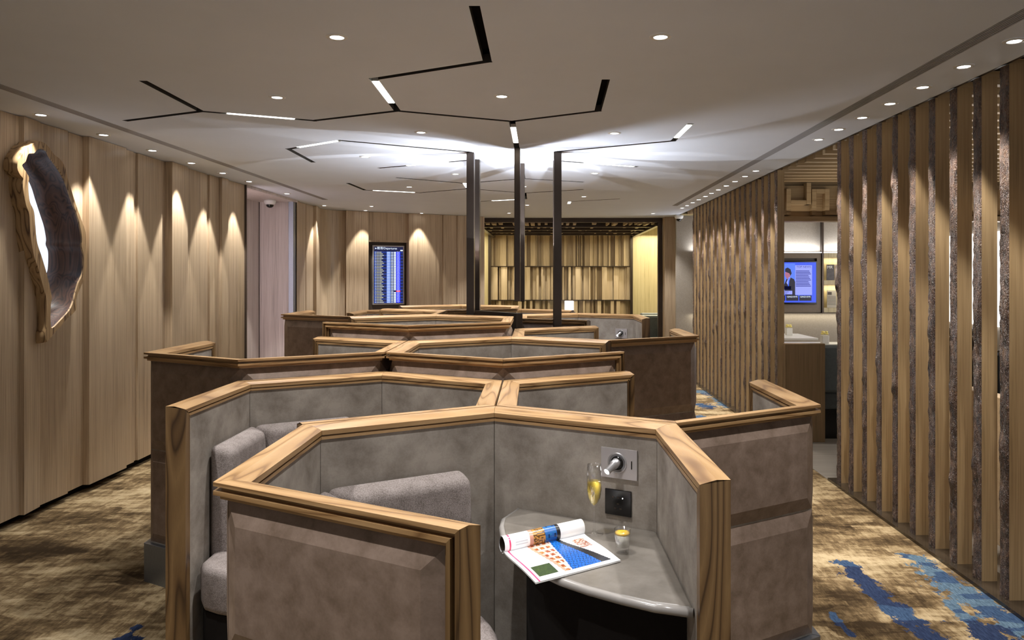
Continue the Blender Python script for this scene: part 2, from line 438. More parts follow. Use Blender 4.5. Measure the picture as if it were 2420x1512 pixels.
# ---- carved frame: outlines traced on its own front plane, thickness real
XF = -3.405
def onface(px, py, X=XF):
    Y = X * 1822 / (px - 1290); return (Y, EYE - (py - 653.5) * Y / 1822)
q = 3.023
inner_px = [(160, 215), (185, 190), (205, 135), (245, 130), (270, 105), (300, 97), (335, 115), (355, 155), (385, 195), (430, 260), (470, 340), (500, 430), (540, 540), (570, 640), (585, 740),
            (580, 790), (595, 850), (590, 980), (560, 1050), (545, 1100), (505, 1230), (440, 1310), (378, 1370), (365, 1340), (365, 1200), (372, 1150), (345, 1020), (330, 960), (300, 860),
            (268, 760), (255, 640), (245, 540), (215, 470), (205, 360), (210, 300), (190, 260)]
outer_px = [(150, 140), (190, 85), (215, 75), (240, 50), (300, 42), (345, 75), (385, 130), (430, 165), (465, 220), (485, 310), (505, 370), (530, 450), (560, 540), (590, 620), (612, 690),
            (620, 800), (625, 850), (620, 940), (600, 1030), (575, 1090), (545, 1170), (543, 1250), (480, 1310), (430, 1370), (400, 1400), (335, 1478), (322, 1420), (335, 1350), (330, 1180),
            (310, 1100), (270, 950), (240, 860), (215, 700), (205, 560), (185, 500), (165, 400), (160, 340), (165, 310), (140, 280), (122, 240), (125, 190)]
def smooth_loop(pts, n):
    L = [Vector(p) for p in pts]; m = len(L); out = []
    seg = [(L[(i + 1) % m] - L[i]).length for i in range(m)]; tot = sum(seg)
    for k in range(n):
        s = k / n * tot; i = 0
        while s > seg[i]: s -= seg[i]; i += 1
        f = s / seg[i]; p0, p1, p2, p3 = L[i - 1], L[i], L[(i + 1) % m], L[(i + 2) % m]
        out.append(0.5 * ((2 * p1) + (p2 - p0) * f + (2 * p0 - 5 * p1 + 4 * p2 - p3) * f * f + (3 * p1 - p0 - 3 * p2 + p3) * f ** 3))
    return out
N = 180
inn = smooth_loop([onface(x / q, 320 + y / q) for x, y in inner_px], N)
out_ = smooth_loop([onface(x / q, 320 + y / q) for x, y in outer_px], N)
cen = sum(inn, Vector((0, 0))) / N
rot = max(range(N), key=lambda s: -sum((inn[k] - out_[(k + s) % N]).length for k in range(0, N, 6)))
out_ = [out_[(k + rot) % N] for k in range(N)]
hole = MB()
hv = [p + (p - cen).normalized() * .006 for p in inn]
hole.add([(-3.72, p[0], p[1]) for p in hv] + [(-3.35, p[0], p[1]) for p in hv],
         [tuple(range(N - 1, -1, -1)), tuple(range(N, 2 * N))] + [(i, (i + 1) % N, N + (i + 1) % N, N + i) for i in range(N)])
boolean_cut(wl, hole)
art = thing('wall_sculpture', 'large hollow carved walnut frame sculpture with a glowing recess on the left wall', 'sculpture', (XF, cen[0], cen[1]))
def ring(loops, name, mat):
    m = MB(); n = len(loops[0][1])
    vs = [(X - XF, p[0] - cen[0], p[1] - cen[1]) for X, lp in loops for p in lp]
    fs = [(j * n + i, j * n + (i + 1) % n, (j + 1) * n + (i + 1) % n, (j + 1) * n + i) for j in range(len(loops) - 1) for i in range(n)]
    m.add(vs, fs, True); o_ = m.build(name, mat, art); md = o_.modifiers.new('split', 'EDGE_SPLIT'); md.split_angle = math.radians(38 if name == 'carved_rim' else 70); return o_
def grow(lp, s): return [p + (p - cen).normalized() * s for p in lp]
ring([(-3.495, grow(out_, 0.012)), (-3.44, grow(out_, 0.006)), (XF - 0.008, out_), (XF, [o.lerp(i, 0.06) for o, i in zip(out_, inn)]), (XF, [o.lerp(i, 0.94) for o, i in zip(out_, inn)]), (XF - 0.010, inn)], 'carved_rim', M['walnut'])
def wob(lp, s, k):
    return [p + (cen - p).normalized() * (s + 0.010 * noise.noise(Vector((p[1] * 6, p[0] * 6, k * 1.3)))) for p in lp]
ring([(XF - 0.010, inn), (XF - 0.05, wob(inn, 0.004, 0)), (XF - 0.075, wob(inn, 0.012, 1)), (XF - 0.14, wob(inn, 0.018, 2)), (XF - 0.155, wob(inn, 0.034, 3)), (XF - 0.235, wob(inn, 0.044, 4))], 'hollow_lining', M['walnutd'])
bk = MB(); lp = [p - cen for p in wob(inn, 0.044, 4)]
bk.add([(-0.234, p[0], p[1]) for p in lp] + [(-0.234, 0, 0)], [(i, (i + 1) % N, N) for i in range(N)])
bk.build('glowing_back', M['panelglow'], art)  # glow put into the back panel to whiten the recess

# ---- alcove on the left wall
al = MB()
al.box(-4.05, -3.98, yend - 0.1, 10.78, 0, 2.68); al.box(-3.98, -3.56, 10.71, 10.78, 0, 2.68)
al.box(-4.05, -3.75, yend - 0.1, yend, 0, 2.68)
struct('wall_left_alcove', al, M['pale'])
struct('ceiling_alcove', MB().box(-4.05, -3.47, yend, 10.78, 2.668, 2.699), M['pale'])
struct('trim_2', MB().box(-3.985, -3.975, 10.69, 10.71, 0, 2.668).box(-3.492, -3.47, yend - 0.004, yend + 0.018, 0, CEIL - 0.004), M['darkbrown'])
tag(MB().box(-3.56, -3.49, 10.66, 10.80, 0, CEIL - 0.001).build('steel_column', M['steel'], bevel=0.004), 'slim brushed steel column at the far side of the pale alcove', 'column')
p2 = [(-3.49, 10.75), (-3.49, 10.93), (-3.52, 10.935), onx(722, -3.50), (-3.53, 11.25), onx(724, -3.50), onx(740, -3.49)]
p2.append((-3.44, p2[-1][1] + 0.001)); p2.append(onx(754.5, -3.46)); p2 += [(-3.50, 11.78), (-3.51, 12.0)]
for k in range(7):
    a = k / 6 * math.radians(60); p2.append((-3.51 + 0.35 * (1 - math.cos(a)), 12.0 + 0.45 * math.sin(a)))
LA = Vector((-3.335, 12.39)); LD = (Vector((-1.20, 13.66)) - LA).normalized(); LN = Vector((LD.y, -LD.x))
def bw(px, off=0.0):
    k = (px - 1290) / 1822; A = LA + LN * off
    t_ = (k * A.y - A.x) / (LD.x - k * LD.y); return (A + LD * t_)
struct('wall_left_far', MB().prism([(-3.75, 10.75)] + p2[:3] + p2[3:] + [(-3.335, 12.39), (-3.75, 12.6)], 0.03, CEIL - 0.004), M['veneer'])
bp = [LA]
for px, o1, o2 in ((818, 0, 0.05), (871, 0.055, 0.0), (966.6, 0.0, 0.055), (1038, 0.05, 0.02), (1047.5, 0.02, 0.035), (1081, 0.035, 0.05), (1132, 0.05, 0.05)):
    bp.append(bw(px, o1)); bp.append(bw(px, o2) if o2 > o1 else bw(px, o1) - LN * (o1 - o2))
# niche between 871 and 966.6: split into pieces so the screen sits in a dark niche under a header panel
def wallpiece(pts, z0, z1, nm, mat, back=0.25):
    poly = [Vector(p) for p in pts]; poly2 = [pts[-1] - LN * back, pts[0] - LN * back]
    return struct(nm, MB().prism([tuple(p) for p in poly] + [tuple(p) for p in poly2], z0, z1), mat)
wallpiece([LA, bw(818), bw(818, .05), bw(871, .055), bw(871, .055) - LN * .2], 0.03, CEIL - .004, 'wall_back', M['veneer'])
wallpiece([bw(966.6, .055) - LN * .2, bw(966.6, .055), bw(1038, .05), bw(1038, .05) - LN * .03, bw(1047.5, .02), bw(1047.5, .035), bw(1081, .035), bw(1081, .05), bw(1112, .05), bw(1145, .05)], 0.03, CEIL - .004, 'wall_back', M['veneer'])
wallpiece([bw(871.3, .0), bw(966.3, .0)], 2.225, CEIL - .004, 'wall_back_header', M['veneer'])
wallpiece([bw(871.3, -.08), bw(966.3, -.08)], 0.03, 2.225, 'wall_back_niche', M['darkbrown'], 0.12)
hb = MB(); hb.bar(bw(871.3, 0.005), bw(966.3, 0.005), 0.03, 2.205, 2.235); struct('trim_3', hb, M['veneer'])
struct('baseboard_back', MB().bar(LA - LN * 0.1, bw(1130, -0.1), 0.1, 0, 0.031), M['matte'])

area((-3.80, yend + .03, 1.5), 9, .22, 2.2, (PI / 2, 0, PI), (.86, .84, 1.0), name='alcove_fill')  # added unseen area light, brightens the pale alcove walls
# ---- departures screen
ca = bw(880.6, -.03); cb_ = bw(955.5, -.03); cm = (ca + cb_) / 2; wS = (cb_ - ca).length; zS0, zS1 = EYE - (719.5 - 653.5) * cm.y / 1822, EYE + (653.5 - 580) * cm.y / 1822
ang = math.atan2(LD.y, LD.x)
tv = thing('departures_screen', 'tall portrait flight departures screen in the dark wall niche', 'screen', (cm.x, cm.y, zS0), ang)
hS = zS1 - zS0
MB().box(-wS / 2, wS / 2, 0, 0.05, 0, hS).build('screen_frame', M['chrome'], tv, bevel=0.003)
def flat(mb, x0, x1, z0, z1, y): mb.add([(x0, y, z0), (x1, y, z0), (x1, y, z1), (x0, y, z1)], [(0, 1, 2, 3)])
E = {k: emis('screen ' + k, c, s * .5, False) for k, c, s in (('navy', (0.004, 0.008, 0.05), 1.0), ('row', (0.01, 0.03, 0.20), 1.0), ('blue', (0.01, 0.02, 0.85), 1.2), ('text', (0.75, 0.85, 1.0), 1.0), ('cyan', (0.05, 0.14, 0.60), 1.0),
     ('gold', (0.5, 0.5, 0.35), 0.9), ('red', (0.8, 0.02, 0.05), 1.2), ('sky', (0.03, 0.08, 0.72), 1.0), ('sky2', (0.08, 0.18, 0.80), 1.0), ('pale', (0.26, 0.30, 0.80), 1.0), ('dark', (0.004, 0.004, 0.02), 1.0), ('skin', (0.35, 0.12, 0.20), 1.0), ('tie', (0.02, 0.10, 0.9), 1.2), ('ink', (0.02, 0.03, 0.25), 1))}
b = 0.022; x0, x1, z0, z1 = -wS / 2 + b, wS / 2 - b, b, hS - b; W = x1 - x0; Hh = z1 - z0
mb = MB(); flat(mb, x0, x1, z0, z1, -0.002); scr = mb.build('display', E['navy'], tv, fix=False)
rows = 33; top = z1 - Hh * 0.085; rh = (top - z0 - 0.005) / rows
L = {k: MB() for k in ('row', 'blue', 'text', 'cyan', 'gold', 'red')}
flat(L['blue'], x0 + W * .76, x0 + W * .90, z0 + .005, top, -0.004)
for r in range(rows):
    za = top - rh * (r + 1); zb = top - rh * r
    if r % 2 == 0: flat(L['row'], x0, x1, za, zb, -0.003)
    zt, zu = za + rh * .25, zb - rh * .25
    for (u0, u1, k) in ((.01, .035, 'cyan'), (.05, .075, 'text'), (.10, .16, 'gold'), (.175, .175 + .08 + .10 * ((r * 7) % 5) / 5, 'gold')):
        flat(L[k], x0 + W * u0, x0 + W * u1, zt, zu, -0.0045)
    flat(L['cyan'], x0 + W * .43, x0 + W * .56, za, zb, -0.0035)
    for u in range(4): flat(L['text'], x0 + W * (.44 + .028 * u), x0 + W * (.46 + .028 * u), zt, zu, -0.0045)
    for u in range(3): flat(L['text'], x0 + W * (.575 + .03 * u), x0 + W * (.597 + .03 * u), zt, zu, -0.0045)
    if r != 25: flat(L['text'], x0 + W * .68, x0 + W * .75, za + rh * .12, zb - rh * .12, -0.0045)
    else: flat(L['red'], x0 + W * .76, x0 + W * .90, za, zb, -0.0045)
    for u in range(3): flat(L['text'], x0 + W * (.79 + .03 * u), x0 + W * (.805 + .03 * u), zt + (0 if u % 2 else rh * .4), zu + (0 if u % 2 else rh * .4), -0.0047)
flat(L['text'], x0 + W * .90, x0 + W * .99, top + .012, top + .032, -0.0045)
gm = MB(); idx = []
for n_, (k, m_) in enumerate(L.items()):
    gm.add(m_.v, m_.f); idx += [n_] * len(m_.f)
go_ = gm.build('timetable', None, scr, fix=False)
for k in L: go_.data.materials.append(E[k])
go_.data.polygons.foreach_set('material_index', idx)
def text(body, size, mat, parent, loc, rot=(PI / 2, 0, 0), name='lettering', ext=0.0):
    cu = bpy.data.curves.new(name, 'FONT'); cu.body = body; cu.size = size; cu.extrude = ext
    o = bpy.data.objects.new(name, cu); C.objects.link(o)
    dg = bpy.context.evaluated_depsgraph_get(); dg.update()
    me = bpy.data.meshes.new_from_object(o.evaluated_get(dg)); bpy.data.objects.remove(o)
    me.materials.clear(); me.materials.append(mat)
    r = bpy.data.objects.new(name, me); C.objects.link(r); r.parent = parent; r.location = loc; r.rotation_euler = rot
    return r
text('離港/Departures', 0.050, E['text'], scr, (x0 + W * .10, -0.006, z1 - Hh * .045))
text('➤', 0.04, E['text'], scr, (x0 + W * .02, -0.006, z1 - Hh * .045))

# ---- recessed bar at the far end
YB = 18.3
def box_struct(nm, *a, mat): return struct(nm, MB().box(*a), M[mat])
struct('wall_bar_back', MB().box(-2.6, 2.02, YB + .12, YB + .2, 0, 2.8).box(-2.6, -1.3, YB, YB + .12, 0, 2.8).box(2.02, 3.0, YB, YB + .2, 0, 2.8), M['yel'])
struct('wall_bar_right', MB().box(3.0, 3.1, 14.02, YB + .2, 0, 2.8), M['yel'])
struct('wall_bar_left', MB().box(-2.6, -2.5, 14.02, YB + .2, 0, 2.8).box(-2.6, -1.22, 14.02, 14.1, 0, CEIL), M['yel'])
struct('ceiling_bar', MB().box(-2.6, 3.1, 14.02, YB + .2, 2.80, 2.85), M['ceil'])
struct('wall_column', MB().box(2.12, 2.36, 13.73, 14.10, 0, CEIL - .001), M['veneer'], bevel=0.003)
fr = thing('portal_frame', 'dark bronze portal frame around the bar recess at the far end', 'frame', (0.4, 14.0, 0))
for x in (-1.25 - .4, 2.04 - .4): MB().box(x, x + .075, 0, 0.10, 0, CEIL - .08).build('upright', M['bronze'], fr)
MB().box(-1.65, 1.715, 0, 0.10, CEIL - .08, CEIL - .001).build('crossbeam', M['bronze'], fr)
for x in (-1.36 - .4, 1.99 - .4): MB().box(x, x + .06, 4.16, 4.24, 0, CEIL - .08).build('rear_upright', M['bronze'], fr)
for x in (-1.25 - .4, 2.04 - .4):
    MB().box(x - .02, x + .055, 0.1, 4.24, CEIL - .14, CEIL - .06).build('side_beam', M['bronze'], fr)
for y in (0.75, 1.7, 2.65, 3.6):
    MB().box(-1.63, 1.70, y, y + .12, CEIL - .12, CEIL - .03).build('cross_rail', M['bronze'], fr)
x = -1.22; k = 0
slats = thing('bar_ceiling_slats', 'loose array of short timber slats hanging over the bar', 'ceiling slats', (0.4, 14, 0))
r2 = random.Random(3)
for y0_ in (0.12, 0.88, 1.83, 2.78, 3.70):
    x = -1.60
    while x < 1.62:
        wd = r2.choice((.03, .05, .07)); 
        if r2.random() < .72: MB().box(x, x + wd, y0_, y0_ + (.62 if y0_ > .5 else .6) * r2.choice((1, .7, .45)), CEIL - .10, CEIL - .05).build('slat', M['boards'], slats)
        x += wd + r2.choice((.04, .06, .08))
# feature wall: three tiers of boards in varied depth
fw = thing('board_feature_wall', 'three-tier feature wall of vertical timber boards behind the bar', 'wall cladding', (0.35, YB + .12, 0))
r3 = random.Random(11)
for (za, zb, nm) in ((1.885, 2.66, 'upper_tier'), (1.085, 1.87, 'middle_tier'), (0.0, 1.07, 'lower_tier')):
    m = MB(); x = -1.65; prev = 0
    while x < 1.66:
        wd = min(r3.choice((.035, .045, .06, .06, .09, .12, .16)), 1.665 - x)
        d = r3.choice([v_ for v_ in (.01, .06, .11, .17) if abs(v_ - prev) > .02]); prev = d
        zt = zb if nm != 'lower_tier' or d > .05 else zb - .15
        m.box(x, x + wd - (.014 if r3.random() < .4 else .003), -d, 0, za, zt); x += wd
        if wd < .012: break
    m.build(nm, M['boards'], fw)
m = MB()
for z in (1.876, 1.075): m.box(-1.65, 1.66, -.19, 0, z - .008, z + .008)
m.build('shelf_line', M['bronze'], fw)
# bar lighting
for x in (-2.0, 2.55):
    area((x, 16.6, 2.62), 34, 0.8, 3.2, (0, 0, 0), (1.0, 0.90, 0.62), name='bar_cove_light')
for i, x in enumerate((-0.95, -0.1, 0.75, 1.6)):
    tdl = thing('bar_spotlight', 'small round spotlight over the bar, %s from the left' % ('first', 'second', 'third', 'fourth')[i], 'light', (x, YB - .35, 2.60), group='spotlights over the bar')
    MB().lathe([(0.03, 0), (0.035, 0.005), (0.035, 0.06), (0.02, 0.08)], 16).build('housing', M['bronze'], tdl)
    MB().lathe([(0.026, -0.001), (0.001, -0.001)], 16).build('lens', M['disc'], tdl)
    spot((0, 0, -0.01), 40, math.radians(50), 0.5, (1, 0.96, 0.86), 0.02, tdl)
area((0.35, 17.0, 2.50), 9, 3.0, 1.2, (0, 0, 0), (1, 0.93, 0.75), name='bar_glow')
counter = thing('bar_counter', 'pale timber serving counter in front of the board wall', 'counter', (0.35, YB - 1.0, 0))
MB().box(-1.5, 1.5, 0, .6, 0, .72).build('counter_body', M['boards'], counter)
MB().box(-1.53, 1.53, -.03, .63, .72, .76).build('counter_top', M['stone'], counter, bevel=.004)
lp_ = thing('lamp_shade_box', 'bright white box lamp on the bar counter', 'lamp', (0.53, YB - .8, 0.76))
MB().box(-.10, .10, -.06, .06, .08, .32).build('shade', emis('white shade', (1, .97, .92), 2.2), lp_, bevel=.006)
MB().add([(-.16, -.10, 0), (.22, -.14, 0), (.22, .1, 0), (-.16, .1, 0), (-.12, -.06, .08), (.12, -.06, .08), (.12, .06, .08), (-.12, .06, .08)], [(0, 3, 2, 1), (4, 5, 6, 7), (0, 1, 5, 4), (1, 2, 6, 5), (2, 3, 7, 6), (3, 0, 4, 7)]).build('base', M['black'], lp_)
# teal armchairs beside the bar
for i, x in enumerate((2.03, 2.30)):
    a = thing('armchair', ['teal leather armchair by the right side of the bar opening', 'second teal leather armchair behind the first by the bar opening'][i], 'armchair', (x, 15.3 + .9 * i, 0), 0, 'armchairs by the bar')
    MB().box(-.28, .28, -.3, .3, .12, .42).build('seat', M['teal'], a, bevel=.04)
    MB().box(-.30, .30, .22, .34, .12, .86).build('backrest', M['teal'], a, bevel=.05)
    for s in (-1, 1):
        MB().box(s * .33 - .05, s * .33 + .05, -.3, .34, .12, .64).build('armrest', M['teal'], a, bevel=.035)
        for yy in (-.25, .28): MB().box(s * .28 - .015, s * .28 + .015, yy - .015, yy + .015, 0, .13).build('leg', M['black'], a)

# ------------------------------------------------------------------ lounge behind the screen
struct('wall_lounge_back', MB().box(2.26, 6.3, 13.36, 13.45, 0, 2.69), M['greywall'])
struct('wall_lounge_right', MB().box(6.2, 6.3, -2.5, 13.45, 0, 2.9), M['greywall'])
struct('ceiling_lounge', MB().box(2.3, 6.3, -2.5, 13.45, 3.0, 3.05).box(2.30, 2.32, -2.5, 13.9, CEIL, 3.02), M['darkbrown'])
struct('wall_lounge_glow', MB().box(6.14, 6.2, 8.5, 13.3, 0.95, 2.25), M['lum'])  # added emissive panel, its glow stands in for a light-washed wall
lc = thing('louvre_ceiling', 'timber louvre ceiling of the lounge behind the screen', 'ceiling slats', (2.42, 0, 0))
me_ = MB().box(0, 3.75, -.03, .03, CEIL + .0, CEIL + .10).mesh('louvre', M['louv'])
y = 1.43
while y < 13.2:
    if not 8.80 < y < 9.1: link('louvre', me_, lc, (0, y, 0))
    y += .24
hd = thing('fretwork_header', 'timber header beam with square fretwork pattern over the lounge', 'header', (2.45, 8.95, 0))
MB().box(0, 3.7, .08, .14, 2.29, CEIL - .002).build('backing', M['louv'], hd)
MB().box(0, 3.7, -.03, .15, 2.275, 2.33).build('bottom_beam', M['louv'], hd)
m = MB()
def key(x):
    for a in ((0, .05, 0, .30), (.05, .20, .25, .30), (.15, .20, .0, .30), (.20, .32, 0, .05), (.32, .37, 0, .30), (.37, .60, .12, .17), (.55, .60, .12, .37)):
        m.box(x + a[0], x + a[1], 0 - a[0] * .05, .08, 2.35 + a[2], 2.35 + a[3])
for k in range(6): key(.02 + k * .62)
m.build('fretwork', M['louv'], hd)
band = thing('media_wall_unit', 'taupe timber wall unit with television niche and lit shelves', 'wall unit', (2.6, 13.3, 0))
zt, zb = 2.046, 1.02
mb = MB(); mb.box(0, 2.14, -.02, .05, 1.95, zt).box(0, 2.14, -.02, .05, zb, 1.16).box(2.07, 2.14, -.02, .05, 1.16, 1.95).box(0, .55, -.02, .05, 1.16, 1.95)
mb.build('niche_surround', plain('taupe laminate', (.20, .155, .11), .5), band)
MB().box(.55, 2.07, .03, .05, 1.16, 1.95).build('niche_back', M['darkbrown'], band)
MB().box(2.15, 2.18, -.04, .05, zb - .01, 2.9).build('divider', M['bronze'], band)
mb = MB(); mb.box(2.19, 3.4, -.02, .06, 1.97, zt).box(2.19, 3.4, -.02, .06, 1.50, 1.57).box(2.19, 3.4, -.02, .06, zb, 1.10).box(2.19, 3.4, .05, .06, zb, zt)
mb.build('shelves', M['yel'], band)
area((2.19 + 2.6 + .35, 13.26, 1.96), 1.2, .7, .03, (0, 0, 0), (1, .85, .55), name='shelf_light')
area((2.19 + 2.6 + .35, 13.26, 1.49), 1.2, .7, .03, (0, 0, 0), (1, .85, .55), name='shelf_light')
area((4.3, 13.28, zt + .03), 9, 3.6, .03, (PI * .96, 0, 0), (.93, .95, 1.0), name='cove_light')
area((4.3, 13.28, zb - .02), 3, 3.6, .03, (0, 0, 0), (1, .9, .7), name='under_unit_light')
MB().box(0, 3.4, -.0, .012, zt, zt + .008).build('cove_strip', M['cove'], band)
# television
tw, th = 1.22, .69
tvn = thing('television', 'wall television showing a blue news programme with a man in a suit', 'television', (3.42 + tw / 2, 13.24, 1.19))
MB().box(-tw / 2 - .02, tw / 2 + .02, 0, .05, -.03, th + .02).build('bezel', M['black'], tvn, bevel=.004)
mb = MB(); flat(mb, -tw / 2, tw / 2, 0, th, -.002); dsp = mb.build('display', E['sky'], tvn, fix=False)
def pic(name, mat, polys, y=-.004):
    m = MB()
    for p in polys: m.add([(x, y, z) for x, z in p], [tuple(range(len(p)))])
    return m.build(name, mat, dsp, fix=False)
def R4(a, b_, c, d): return [(a, c), (b_, c), (b_, d), (a, d)]
XR = tw / 2  # right edge; visible part is the right 45 percent
pic('skyline', E['sky2'], [R4(XR - .74, XR - .36, .20, th - .02), R4(XR - .30, XR - .28, .1, .2)], -.003)
pic('text_panel', E['pale'], [R4(XR - .36, XR - .07, .13, .64)], -.005)
pic('man_suit', E['dark'], [[(XR - 0.530, .12), (XR - 0.350, .12), (XR - 0.340, .30), (XR - 0.380, .40), (XR - 0.440, .43), (XR - 0.510, .40), (XR - 0.550, .30)], R4(XR - 0.570, XR - 0.430, .22, .28)], -.0045)
pic('man_shirt', E['pale'], [[(XR - 0.485, .30), (XR - 0.440, .43), (XR - 0.470, .44), (XR - 0.510, .34)]], -.005)
pic('man_tie', E['tie'], [[(XR - 0.485, .28), (XR - 0.470, .28), (XR - 0.455, .42), (XR - 0.470, .42)]], -.0055)
pic('man_face', E['skin'], [[(XR - 0.530, .45), (XR - 0.495, .40), (XR - 0.455, .42), (XR - 0.440, .48), (XR - 0.460, .55), (XR - 0.510, .55), (XR - 0.535, .50)]], -.005)
pic('man_hair', E['dark'], [[(XR - 0.535, .53), (XR - 0.460, .50), (XR - 0.440, .46), (XR - 0.420, .50), (XR - 0.440, .57), (XR - 0.490, .60), (XR - 0.530, .58)]], -.0055)
pic('caption_bar', E['pale'], [R4(XR - .74, XR - .41, .14, .20)], -.006)
pic('ticker', E['dark'], [R4(XR - .74 + k * .225, XR - .74 + k * .225 + .21, .03, .12) for k in range(3)], -.005)
pic('text_lines', E['ink'], [R4(XR - .35, XR - .09 - .04 * ((k * 3) % 4) / 3, .60 - .026 * k - .014, .60 - .026 * k) for k in range(2, 13)], -.006)
text('TOP NEWS', .05, E['ink'], dsp, (XR - .34, -.007, .595))
for k in range(3): text(('GIND5YR', 'GIND10YR', 'GIND10YR')[k], .038, E['text'], dsp, (XR - .725 + k * .225, -.007, .085))
text('% OF CONGRESS', .034, E['ink'], dsp, (XR - .73, -.008, .170)); text('FOR I FOR SHARE', .030, E['ink'], dsp, (XR - .73, -.008, .146))
# magazines and newspapers
mg1 = plain('dark magazine cover', (.05, .04, .04), .4, var=.5, sc=20); mg2 = plain('portrait magazine cover', (.35, .28, .24), .4, var=.6, sc=12)
for k in range(5):
    o = thing('magazine', ['dark magazine at the left of the upper lit shelf', 'second magazine on the upper lit shelf', 'third magazine on the upper lit shelf', 'fourth magazine on the upper lit shelf', 'rightmost magazine on the upper lit shelf'][k], 'magazine', (4.90 + .145 * k, 13.27, 1.572), .0, 'magazines on the upper shelf')
    MB().box(-.068, .068, 0, .008, 0, .27).build('cover', mg1 if k == 0 else mg2, o)
    if k: 
        m = MB(); m.add([(.0, -.001, .05), (.06, -.001, .02), (.06, -.001, .20), (.03, -.001, .24), (-.01, -.001, .20), (-.02, -.001, .12)], [(0, 1, 2, 3, 4, 5)]); m.build('cover_portrait', mg1, o, fix=False)
    else: text('MR', .07, M['white'], o, (-.06, -.002, .20))
    o2 = thing('newspaper', ['newspaper at the left of the lower lit shelf', 'second newspaper on the lower lit shelf', 'third newspaper on the lower lit shelf', 'fourth newspaper on the lower lit shelf', 'rightmost newspaper on the lower lit shelf'][k], 'newspaper', (4.92 + .17 * k, 13.27, 1.10), 0, 'newspapers on the lower shelf')
    MB().box(-.08, .08, 0, .01, 0, .30).build('sheets', plain('newsprint', (.48, .44, .36), .8), o2)
    m = MB(); flat(m, -.07, .0, .22, .27, -.001)
    for j in range(8): flat(m, -.07, .07, .19 - j * .02, .196 - j * .02, -.001)
    m.build('print', M['darkbrown'], o2, fix=False)
# lounge furniture
bx = thing('timber_divider', 'dark timber divider panel standing in the screen opening', 'partition', (2.36, 7.60, 0))
MB().box(0, .395, 0, .08, 0, .973).build('panel', M['cab'], bx, bevel=.006)
bq = thing('banquette', 'teal leather banquette seat behind the timber end panel', 'bench', (2.45, 7.70, 0))
MB().box(0, .95, .05, .72, .30, .47).build('seat', M['teal'], bq, bevel=.02)
MB().box(.0, .93, .07, .70, .0, .30).build('base', M['black'], bq)
MB().box(.11, .95, .0, .12, .47, .95).build('backrest', M['teal'], bq, bevel=.03)
for i, (x, y, sx, sy, lab) in enumerate(((3.22, 11.6, .72, .45, 'white lounge table with a small vase, farthest in the opening'), (3.6, 10.2, .55, .3, 'pale lounge table with a small vase, nearer the screen'), (3.65, 8.95, .38, .40, 'white topped lounge table with black leg beside the banquette'))):
    tb = thing('lounge_table', lab, 'table', (x, y, 0), 0, 'lounge tables')
    MB().box(-sx, sx, -sy, sy, .715, .745).build('table_top', M['white'], tb, bevel=.004)
    MB().box(-.04, .04, -.04, .04, .02, .715).build('column', M['black'], tb); MB().box(-.22, .22, -.22, .22, 0, .02).build('foot', M['black'], tb)
for i, (px, y) in enumerate(((1864, 11.7), (1949, 10.25))):
    vs_ = thing('flower_vase', ['white cube vase with yellow flowers on the far lounge table', 'white cube vase with yellow flowers on the nearer lounge table'][i], 'vase', ((px - 1290) * y / 1822, y, .745), 0, 'small vases')
    MB().box(-.045, .045, -.045, .045, 0, .11).build('pot', M['white'], vs_, bevel=.006)
    for k in range(6):
        a = k * 1.05; c_ = Vector((.03 * math.cos(a), .03 * math.sin(a), .13 + .012 * (k % 3)))
        bm_ = bmesh.new(); bmesh.ops.create_icosphere(bm_, subdivisions=2, radius=.022)
        for v_ in bm_.verts: v_.co = Vector((v_.co.x, v_.co.y, v_.co.z * .6)) * (1 + .25 * noise.noise(v_.co * 60 + Vector((k, 0, 0)))) + c_
        me2 = bpy.data.meshes.new('bloom'); bm_.to_mesh(me2); bm_.free(); me2.materials.append(M['yellow']); link('bloom', me2, vs_)
for i, (x, y, rz) in enumerate(((4.75, 8.6, .3), (4.15, 7.3, .2), (3.85, 5.9, .1))):
    ch = thing('lounge_chair', ['dark winged lounge chair farthest behind the near screen', 'dark winged lounge chair in the middle behind the near screen', 'dark winged lounge chair nearest behind the near screen'][i], 'chair', (x, y, 0), rz, 'dark lounge chairs')
    MB().box(-.26, .26, -.26, .26, .30, .45).build('seat', M['black'], ch, bevel=.03)
    MB().box(-.27, .27, .2, .29, .3, 1.05).build('backrest', M['black'], ch, bevel=.04)
    for sx in (-.2, .2):
        for sy in (-.2, .22): MB().box(sx - .015, sx + .015, sy - .015, sy + .015, 0, .31).build('leg', M['bronze'], ch)
ld = thing('lounge_ledge', 'low timber divider with teal seat pads behind the near screen', 'bench', (2.75, 3.2, 0))
MB().box(0, .10, 0, 2.7, 0, .90).build('back_panel', M['louv'], ld, bevel=.004)
MB().box(.1, .6, 0, 2.7, .0, .42).build('seat_pad', M['teal'], ld, bevel=.02)
for (x, y) in ((3.4, 4.5), (3.4, 7.2), (4.6, 5.8), (3.6, 10.6), (4.9, 10.2), (3.0, 12.4)):
    l_ = spot((x, y, 2.68), 16, math.radians(110), .8, (1, .90, .74), .05, name='lounge_light')
area((4.2, 7.0, 2.4), 15, 3.0, 7.0, (PI, 0, 0), (1, .88, .70), name='louvre_uplight')

